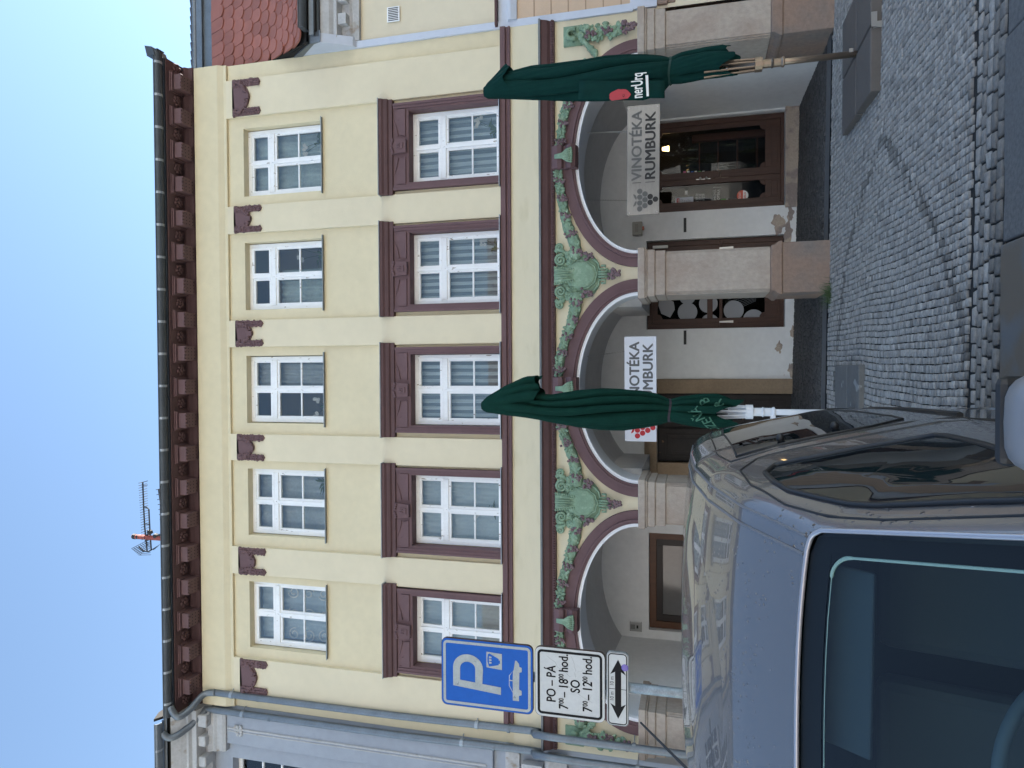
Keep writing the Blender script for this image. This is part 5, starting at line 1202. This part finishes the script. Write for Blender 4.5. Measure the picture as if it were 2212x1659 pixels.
U, sf, co = parasol(UX, UY, prf(rowsA, UX, UY), at(1447, 150, UY).z, 'closed dark green parasol with a red seal and white script on a bronze pole', 'closed parasols in front of the arcade', CANVAS, BRONZE, 1.3, at(1640, 144, UY).z, gz(UX, UY), 1, (at(1100, 184, UY).z, at(1052, 196, UY).z), 1, npl=7)
# loose flap with the printing, hanging in front on the left side
def flap(u, v):
    V = lerp(1250, 1436, v); y = lerp(216.5-.0*v, 176-6*v, u); y -= (8 if v > .9 else 0)*0
    p = at(V, lerp(217 if V < 1400 else 212, 172, u), UY-.27-.02*math.sin(u*5)); return (p.x, p.y+.03*(u*u), p.z)
mb = MB(); mb.grid(flap, 8, 12); fl = mb.build('flap', CANVAS, co, smooth=True, solid=.004)
def onflap(a, b):      # a: metres along reading direction from flap left edge, b: up
    p = at(1362, 214, UY-.285); q = Vector((p.x+a, p.y, p.z+b)); return (q.x, UY-.315+.03*((a)/.24)**2, q.z)
mb = MB(); text_mb(mb, 'nerUrq', lambda a, b: onflap(a-.012, b-.13), .175, .022, .56, 'LEFT'); mb.add([onflap(-.0, -.175), onflap(.24, -.16), onflap(.24, -.19), onflap(-.0, -.20)], [(0, 1, 2, 3)]); mb.build('print', TXTW, fl)
mb = MB(); ctr = [(.040+.070*math.cos(t)*(1+.05*math.sin(9*t)), .115+.115*math.sin(t)*(1+.05*math.sin(7*t))) for t in np.linspace(-PI/2-.7, PI/2+.7, 20)]
mb.add([onflap(a, b) for a, b in ctr], [tuple(range(20))]); mb.mi = 1; text_mb(mb, '42', lambda a, b: (lambda q: (q[0], q[1]-.003, q[2]))(onflap(.03+a, .06+b)), .035, 0); mb.build('seal', [TXTR, CANVAS], fl)
UX2, UY2 = -.47, 7.95
rowsB = [(1041, 868, 884), (1050, 860, 890), (1095, 850, 897), (1140, 846, 903), (1160, 850, 906), (1190, 852, 912), (1242, 844, 922), (1300, 838, 927), (1345, 840, 929), (1385, 845, 927), (1420, 852, 921), (1447, 864, 912), (1470, 858, 918), (1520, 852, 926), (1560, 850, 925), (1574, 852, 922)]
U2, sf2, co2 = parasol(UX2, UY2, prf(rowsB, UX2, UY2), at(1447, 888, UY2).z, 'closed faded green parasol with pale green letters on a white pole', 'closed parasols in front of the arcade', CANVASB, POLEW, 1.3, at(1620, 894, UY2).z, gz(UX2, UY2), 2, (at(1165, 868, UY2).z, at(1046, 876, UY2).z), 3, npl=8)
def wrap2(a, b, z0):
    th = -PI/2+a/.17; p = sf2(th, z0+b, .012); return p
mb = MB()
for s_, th0, V in (('OZE', -.14, 1545), ('ŇÁ', .0, 1515), ('R', .10, 1560), ('B', .13, 1530)):
    z0 = at(V, 888, UY2).z; text_mb(mb, s_, lambda a, b: wrap2(th0+a*.9-b*.35, b+a*.6, z0), .13, .015, .8)
mb.build('print', TXTG, co2)
mb = MB(); mb.tube([(UX2, UY2, gz(UX2, UY2)), (UX2, UY2, .02), (UX2, UY2, .30)], [.10, .055, .047], 14); mb.build('sleeve', PLBLK, U2)
mb = MB(); mb.box(UX+.01, UX+.05, UY-.035, UY-.028, .05, .09); mb.build('clip', STEEL, U)
# bases
B1 = thing('concrete_stand', (UX, UY, gz(UX, UY)), 'four dark concrete slabs in a square under the bronze parasol pole', 'slab stand', 'slab stands of the parasols')
x0, x1, y0, y1 = 2.66, 3.93, 7.40, 8.72; xm, ym = UX, UY; g0 = gz(3.3, 8.0)-.03
for a, b, c, d in ((x0, xm-.012, y0, ym-.012), (xm+.012, x1, y0, ym-.012), (x0, xm-.012, ym+.012, y1), (xm+.012, x1, ym+.012, y1)):
    mb = MB(); mb.box(a, b, c, d, g0, g0+.115); mb.build('slab', SLAB, B1, bevel=.012)
mb = MB(); mb.box(x0+.2, x1-.2, ym-.03, ym+.03, g0-.0, g0+.09); mb.box(xm-.03, xm+.03, y0-.015, y1, g0, g0+.09); mb.build('cross_frame', STEEL, B1)
mb = MB(); mb.box(xm-.02, xm+.12, y0-.022, y0-.012, g0+.06, g0+.11); mb.build('end_plate', STEEL, B1)
B2 = thing('concrete_stand', (UX2, UY2, gz(UX2, UY2)), 'two pale worn concrete slabs under the white parasol pole', 'slab stand', 'slab stands of the parasols')
for c, d in ((7.78, 8.36), (8.375, 9.02)):
    mb = MB(); mb.box(-.95, .035, c, d, g0+.03, g0+.125); mb.build('slab', SLAB2, B2, bevel=.012)

# grass tuft at the pillar foot
mb = MB(); rr = random.Random(2)
for k in range(120):
    x = .93+rr.gauss(0, .07); y = Y0-.12-rr.random()*.12; L_ = rr.uniform(.05, .16); an = rr.uniform(-1, 1); z = gz(x, y)
    mb.add([(x-.003, y, z), (x+.003, y, z), (x+an*L_*.6, y+rr.uniform(-.05, .05), z+L_)], [(0, 1, 2)])
tag(mb.build('grass', LEAF), 'small tuft of grass growing at the foot of the stone pillar', 'grass', kind='stuff')

# ============================================================ VAN
RZ = -.268; th_ = math.radians(1.5); VO = Vector((-1.085, .40, 0))
def vt(u, v, w_): return (VO.x+u*math.cos(th_)-v*math.sin(th_), VO.y+u*math.sin(th_)+v*math.cos(th_), RZ+w_)
VV = [0.0, .25, .85, 1.60, 1.9, 2.2, 2.6, 3.2, 3.9, 4.3, 4.50, 4.6]
WT = [.70, .90, 1.10, 1.65, 1.81, 1.905, 1.96, 1.98, 1.97, 1.93, 1.87, 1.70]
UT = [.60, .72, .88, .72, .75, .775, .79, .79, .78, .765, .74, .68]
UB = [.72, .88, .955, .965, .965, .965, .965, .965, .95, .93, .91, .86]
WB = [.60, .78, .98, 1.13, 1.14, 1.15, 1.15, 1.15, 1.15, 1.15, 1.15, 1.12]
CX, CYY = [0, .85, 1.6, 2.3, 4.3], [.04, .03, .04, .055, .055]
def vprof(v):
    wt, ut, ub, wb = [interp(v, VV, q) for q in (WT, UT, UB, WB)]
    cr = interp(v, CX, CYY)
    P = []
    for a in (0, .25, .5, .72, .88, .95): P.append((ut*a, wt-cr*a**3))
    P += [(ut*.99, wt-cr-.022), (ut+.018, wt-cr-.065)]
    top = wt-cr-.065; u7 = ut+.018
    for k in (1, 2, 3, 4):
        s = k/4; P.append((lerp(u7, ub, s**.8), lerp(top, wb, s)))
    P += [(ub+.008, wb-.10), (ub+.0, wb-.20), (ub+.012, .62), (ub-.005, .42), (ub-.06, .28)]
    return P
NP = len(vprof(2))
def vsurf_u(v, w_):
    P = vprof(v)[5:]; ws = [p[1] for p in P][::-1]; us = [p[0] for p in P][::-1]; return interp(w_, ws, us)
def body_paint():
    M = mat('silver_lilac_paint', (.17, .162, .163), .27, metal=.6, coat=.8)
    nt = M.node_tree; N = nt.nodes; L = nt.links; b = N['Principled BSDF']
    tc = N.new('ShaderNodeTexCoord'); vo = N.new('ShaderNodeTexVoronoi'); vo.inputs['Scale'].default_value = 55; vo.inputs['Randomness'].default_value = 1
    mp = N.new('ShaderNodeMapping'); mp.inputs['Scale'].default_value = (1, .8, .45); L.new(tc.outputs['Object'], mp.inputs[0]); L.new(mp.outputs[0], vo.inputs['Vector'])
    mr = N.new('ShaderNodeMapRange'); mr.inputs[1].default_value = .0; mr.inputs[2].default_value = .22; mr.inputs[3].default_value = 1; mr.inputs[4].default_value = 0; L.new(vo.outputs['Distance'], mr.inputs[0])
    ns = N.new('ShaderNodeTexNoise'); ns.inputs['Scale'].default_value = 3.2; L.new(tc.outputs['Object'], ns.inputs['Vector'])
    m2 = N.new('ShaderNodeMapRange'); m2.inputs[1].default_value = .47; m2.inputs[2].default_value = .60; L.new(ns.outputs[0], m2.inputs[0])
    mu = N.new('ShaderNodeMath'); mu.operation = 'MULTIPLY'; L.new(mr.outputs[0], mu.inputs[0]); L.new(m2.outputs[0], mu.inputs[1])
    bp = N.new('ShaderNodeBump'); bp.inputs['Strength'].default_value = 1.0; bp.inputs['Distance'].default_value = .010; L.new(mu.outputs[0], bp.inputs['Height'])
    L.new(bp.outputs[0], b.inputs['Normal']); L.new(bp.outputs[0], b.inputs['Coat Normal'])
    return M
PAINT = body_paint()
VGLASS = mat('dark_van_glass', (.008, .011, .013), .02, spec=.5)
VWIND = glass('windscreen_glass', (.62, .76, .78), .01, 1.5)
RUB = mat('rubber_trim', (.012, .012, .013), .5)
TR = thing('van', vt(0, 2.4, 0), 'silver grey panel van with raindrops on its roof parked with its windscreen facing the viewer', 'van')
vlist = sorted(set([round(float(q), 4) for q in list(np.linspace(0, .85, 10))+list(np.linspace(.85, 1.6, 10))+list(np.linspace(1.6, 4.6, 46))]))
def in_ws(v0, v1, k): return v0 >= .84 and v1 <= 1.61 and k < 5
mb = MB()
for s_ in (1, -1):
    base = len(mb.v)
    for v in vlist:
        for (u, w_) in vprof(v): mb.v.append(vt(s_*u, v, w_))
    for i in range(len(vlist)-1):
        for k in range(NP-1):
            if in_ws(vlist[i], vlist[i+1], k): continue
            a = base+i*NP+k; q = (a, a+1, a+NP+1, a+NP); mb.f.append(q[::-1] if s_ > 0 else q); mb.m.append(0)
for v in (vlist[0], vlist[-1]):
    P = [vt(u, v, w_) for u, w_ in vprof(v)]+[vt(-u, v, w_) for u, w_ in vprof(v)[::-1]]; mb.add(P, [tuple(range(len(P)))])
body = mb.build('body', PAINT, TR, smooth=True, auto=.75)
mb2 = body.data
# windscreen sheet
def ws(u, v, off=0):
    vv = lerp(.86, 1.597, v); P = vprof(vv); U_ = P[5][0]*1.0; uu = lerp(-U_, U_, u); a = abs(uu)/P[5][0]*.95
    cr = interp(vv, CX, CYY); wt = interp(vv, VV, WT)
    return vt(uu, vv-off*.6, wt-cr*a**3+off)
mb = MB(); mb.grid(lambda u, v: ws(u, v, -.004), 24, 16); wsO = mb.build('windscreen', VWIND, TR, smooth=True)
# black border band (frit) inside, with rounded inner corner, and the pale trim round it
def wsp(d, v, off): # d = distance from the right edge in metres
    vv = lerp(.86, 1.597, v); U_ = vprof(vv)[5][0]; return ws(1-d/(2*U_), v, off)
FR = mat('frit_black', (.004, .007, .010), .5, spec=.3)
BW = .058
mb = MB(); n = 30
def strip(dlo, dhi, v0, v1): mb.grid(lambda u, v: wsp(lerp(dlo, dhi, u), lerp(v0, v1, v), -.003), 4, 16)
strip(.012, BW, 0, 1.0-.10); mb.grid(lambda u, v: ws(lerp(.02, 1-BW/1.5, u), lerp(.915, .993, v), -.003), 30, 3)
mb.grid(lambda u, v: wsp(lerp(.012, BW, u), lerp(.90, .993-.02*(1-u), v), -.003), 4, 3)
mb.grid(lambda u, v: ws(lerp(.008, .035, u), lerp(0, .9, v), -.003), 3, 16)
cr_ = [(BW, .915)]+[(BW+.05-.05*math.cos(t), .915-.06+.06*math.sin(t)) for t in np.linspace(0, PI/2, 8)]
mb.add([wsp(d, v, -.0035) for d, v in cr_], [tuple(range(len(cr_)))])
mb.build('frit_band', FR, wsO)
DOT = mat('dotted_edge', (.16, .27, .25), .6)
mb = MB(); pth = [wsp(BW+.005, v, -.0045) for v in np.linspace(.05, .84, 10)]+[wsp(BW+.005+.05-.05*math.cos(t), .85+.057*math.sin(t), -.0045) for t in np.linspace(0, PI/2, 8)]+[ws(u, .907, -.0045) for u in np.linspace(1-(BW+.07)/1.5, .1, 12)]
mb.tube(pth, [.004]*10+[.006]*8+[.0016]*12, 5); mb.build('frit_edge', DOT, wsO)
mb = MB(); pth = [wsp(-.006, v, .004) for v in np.linspace(0, .955, 14)]+[wsp(.0+.03*(1-math.cos(t)), .965+.03*math.sin(t), .005) for t in np.linspace(0.2, PI/2, 6)]+[ws(u, 1.0, .004) for u in np.linspace(.965, .02, 20)]
mb.tube(pth, .007, 8); mb.build('windscreen_trim', mat('bright_trim', (.42, .42, .45), .3, metal=.6), TR, smooth=True)
# side glass: polygons given as (v, w) on the right side
def sidepatch(mb, poly, off=.004, n=1):
    cx_ = sum(p[0] for p in poly)/len(poly); cw = sum(p[1] for p in poly)/len(poly); N_ = len(poly); R_ = 6
    vs_ = [];
    for r in range(R_+1):
        for p in poly:
            v = lerp(cx_, p[0], r/R_); w_ = lerp(cw, p[1], r/R_); vs_.append(vt((vsurf_u(v, w_)+off), v, w_))
    fs = [(r*N_+i, r*N_+(i+1) % N_, (r+1)*N_+(i+1) % N_, (r+1)*N_+i) for r in range(R_) for i in range(N_)]
    mb.add(vs_, fs)
def dens(poly, k=6):
    o = []
    for a, b in zip(poly, poly[1:]+poly[:1]):
        for i in range(k): o.append((lerp(a[0], b[0], i/k), lerp(a[1], b[1], i/k)))
    return o
DW = [(1.12, 1.17), (1.235, 1.255), (1.347, 1.335), (1.52, 1.465), (1.69, 1.571), (1.81, 1.645), (1.90, 1.678), (2.00, 1.693), (2.04, 1.66), (1.99, 1.56), (1.94, 1.42), (1.85, 1.24), (1.79, 1.225), (1.42, 1.195)]
VAN_W = dict(door=DW, rear=[(2.34, 1.765), (3.4, 1.775), (4.22, 1.745), (4.34, 1.68), (4.36, 1.28), (4.28, 1.19), (2.6, 1.17), (2.40, 1.18), (2.335, 1.30)])
mb = MB(); sidepatch(mb, dens(DW), .003); mb.build('side_window', VGLASS, TR, smooth=True)
mb = MB(); sidepatch(mb, dens(VAN_W['rear']), .003); mb.build('side_window', VGLASS, TR, smooth=True)
def sideline(poly, r, name, mt_, off=.003, closed=True):
    mb = MB(); d = dens(poly, 5) if closed else [q for q in dens(poly, 5)[:-5]]
    pts = [vt(vsurf_u(v, w_)+off, v, w_) for v, w_ in d]
    if closed: pts.append(pts[0])
    mb.tube(pts, r, 6); return mb.build(name, mt_, TR, smooth=True)
sideline(DW, .009, 'window_rubber', RUB); sideline(VAN_W['rear'], .004, 'window_seam', RUB)
DOOR = [(.95, .5), (.98, 1.0), (1.15, 1.23), (1.45, 1.47), (1.75, 1.66), (1.95, 1.74), (2.12, 1.765), (2.19, 1.70), (2.16, 1.45), (2.10, 1.15), (2.08, .5)]
sideline(DOOR, .004, 'door_seam', RUB, .0, False); sideline([(2.27, .5), (2.27, 1.2), (2.28, 1.79), (2.5, 1.83), (3.6, 1.84), (4.36, 1.80), (4.42, 1.6), (4.42, .6)], .004, 'door_seam', RUB, .0, False)
mb = MB()
for v, w_ in ((2.42, 1.60), (2.46, 1.40)): mb.ball(vt(vsurf_u(v, w_)+.014, v, w_), .020, 1, 1, .8, 8, 5)
mb.build('rubber_stop', RUB, TR, smooth=True)
mb = MB(); mb.box(0, 1, 0, 1, 0, 1)
mb = MB(); pts = [vt(vsurf_u(v, .93)+.004, v, .93) for v in np.linspace(2.6, 4.2, 12)]; mb.tube(pts, .014, 6); mb.build('door_rail', RUB, TR)
mb = MB(); pts = [vt(vsurf_u(v, 1.0)+.012, v, 1.0) for v in np.linspace(1.86, 2.04, 6)]; mb.tube(pts, .016, 8); mb.build('door_handle', RUB, TR)
# roof drip channels
mb = MB()
for s_ in (1, -1):
    for off_, kk in ((0, .93), (.0, .86)):
        pts = []
        for v in np.linspace(1.61, 4.4, 40):
            P = vprof(v); u = interp(v, VV, UT)*kk*(1-.0*v); cr = interp(v, CX, CYY); pts.append(vt(s_*u, v, interp(v, VV, WT)-cr*kk**3+.0015))
        mb.tube(pts, .0045, 6)
mb.build('roof_channel', mat('channel_sealant', (.13, .135, .15), .5), TR)
mb = MB()
def dome(u, v):
    an = 2*PI*u; r = v; uu = .56*r*math.cos(an); vv = 2.55+.60*r*math.sin(an)
    a = abs(uu)/interp(vv, VV, UT); cr = interp(vv, CX, CYY)
    return vt(uu, vv, interp(vv, VV, WT)-cr*a**3+.012*(1-r**6)-.001)
mb.grid(dome, 48, 10, closed=True); mb.build('roof_bulge', PAINT, TR, smooth=True)
# roof aerial, mirrors, wheels, lamps, bumper, interior
q0 = at(1384, 1561, 2.75); q1 = at(1528, 1705, 2.45)
mb = MB(); mb.tube([q1, q0], [.006, .004], 8); mb.ball(tuple(q1), .03, 1, 1.4, .5); mb.build('roof_aerial', RUB, TR)
MIRP = mat('mirror_shell', (.20, .205, .22), .45, metal=.3)
def mirror(s_):
    mb = MB(); c = Vector(vt(s_*1.01, 1.02, 1.205))
    def mf(u, v):
        an = 2*PI*u; ph = PI*v; x = math.sin(ph)*math.cos(an); z = math.sin(ph)*math.sin(an); y = math.cos(ph)
        sgn = lambda t, e: math.copysign(abs(t)**e, t)
        return (c.x+.10*sgn(x, .5), c.y-.07*sgn(y, .8), c.z+.165*sgn(z, .5))
    mb.grid(mf, 28, 14, closed=True); mo_ = mb.build('side_mirror', MIRP, TR, smooth=True)
    b = MB(); b.box(c.x-.085, c.x+.085, c.y+.05, c.y+.08, c.z-.16, c.z+.16); b.build('mirror_back', RUB, mo_, bevel=.02)
    a = MB(); a.tube([c+Vector((-s_*.05, .02, -.12)), Vector(vt(s_*.93, 1.15, 1.03))], .03, 8); a.build('mirror_arm', RUB, mo_)
mirror(1); mirror(-1)
for s_ in (1, -1):
    for v in (.85, 3.52):
        c = Vector(vt(s_*.87, v, .33)); ax_ = Vector((math.cos(th_), math.sin(th_), 0))
        mb = MB(); mb.tube([c-ax_*.10, c-ax_*.095, c+ax_*.095, c+ax_*.10], [.29, .325, .325, .29], 28); wo_ = mb.build('wheel', RUB, TR)
        mb = MB(); mb.tube([c-ax_*.105, c+ax_*.106], .20, 20); mb.build('rim', STEEL, wo_)
    mb = MB(); mb.ball(vt(s_*.70, .12, .80), .13, 1, .8, 1.1, 12, 8); mb.build('headlight', mat('lamp_glass', (.5, .5, .5), .1, coat=1) if s_ > 0 else bpy.data.materials['lamp_glass'], TR, smooth=True)
mb = MB(); P0, P1 = vt(0, -.06, .45), vt(0, .1, .45)
mb.add([vt(u, v, w_) for w_ in (.25, .60) for u, v in ((-.9, .18), (-.75, .0), (0, -.06), (.75, .0), (.9, .18), (0, .4))], [(0, 1, 2, 5), (2, 3, 4, 5), (6, 11, 8, 7), (8, 11, 10, 9)]+[(i, i+6, i+7, i+1) for i in range(4)]); mb.build('bumper', RUB, TR)
mb = MB(); mb.add([vt(u, v, .24) for u, v in ((-.9, .1), (.9, .1), (.88, 4.58), (-.88, 4.58))], [(0, 1, 2, 3)]); mb.build('underbody', RUB, TR)
# interior: dashboard, wheel, seats, visor, mirror, bulkhead
INT = mat('cabin_plastic', (.05, .06, .062), .7); INL = mat('cabin_light_plastic', (.15, .17, .17), .7)
mb = MB(); mb.prism([(0, 0), (0, 0), (0, 0)], 0, 0) if False else None
mb.add([vt(u, v, w_) for u in (-.86, .86) for v, w_ in ((.90, 1.06), (1.22, 1.09), (1.36, 1.0), (1.30, .6), (.9, .6))], [(0, 1, 6, 5), (1, 2, 7, 6), (2, 3, 8, 7)]); mb.build('dashboard', INT, TR)
c = Vector(vt(.20, 1.47, 1.10)); ra = Vector((math.cos(th_), math.sin(th_), 0)); rb = Vector((0, -.55, .83)).normalized()
mb = MB(); mb.tube([c+ra*.19*math.cos(t)+rb*.19*math.sin(t) for t in np.linspace(0, 2*PI, 33)], .016, 8); mb.ball(tuple(c), .06); mb.tube([c-ra*.19, c+ra*.19], .014, 6); mb.build('steering_wheel', mat('wheel_leather', (.26, .30, .30), .6), TR, smooth=True)
for ux in (.40, -.18, -.58):
    mb = MB()
    mb.add([vt(ux+a, v, w_) for a in (-.24, .24) for v, w_ in ((1.75, .72), (2.2, .70), (2.36, 1.28), (2.26, 1.30), (2.12, .84), (1.75, .84))], [(0, 1, 2, 3, 4, 5), (11, 10, 9, 8, 7, 6)]+[(i, i+6, (i+1) % 6+6, (i+1) % 6) for i in range(6)])
    so_ = mb.build('seat', INL, TR, bevel=.04)
    mb = MB(); mb.ball(vt(ux, 2.30, 1.42), .10, 1.25, .55, .85, 14, 9); mb.build('headrest', INT, so_, smooth=True)
mb = MB(); mb.add([vt(u, v, w_) for u, v, w_ in ((.12, 1.63, 1.60), (.60, 1.63, 1.59), (.60, 1.53, 1.47), (.12, 1.53, 1.48))], [(0, 1, 2, 3)]); mb.build('sun_visor', INL, TR, solid=.015, bevel=.006)
mb = MB(); mb.ball(vt(-.05, 1.52, 1.46), .10, 1.1, .25, .45, 12, 8); mb.build('rear_view_mirror', INT, TR, smooth=True)
mb = MB(); mb.add([vt(u, 2.5, w_) for u, w_ in ((-.9, .3), (.9, .3), (.76, 1.80), (-.76, 1.80))], [(0, 1, 2, 3)]); mb.build('bulkhead', INT, TR)
print('objects', len(bpy.data.objects))
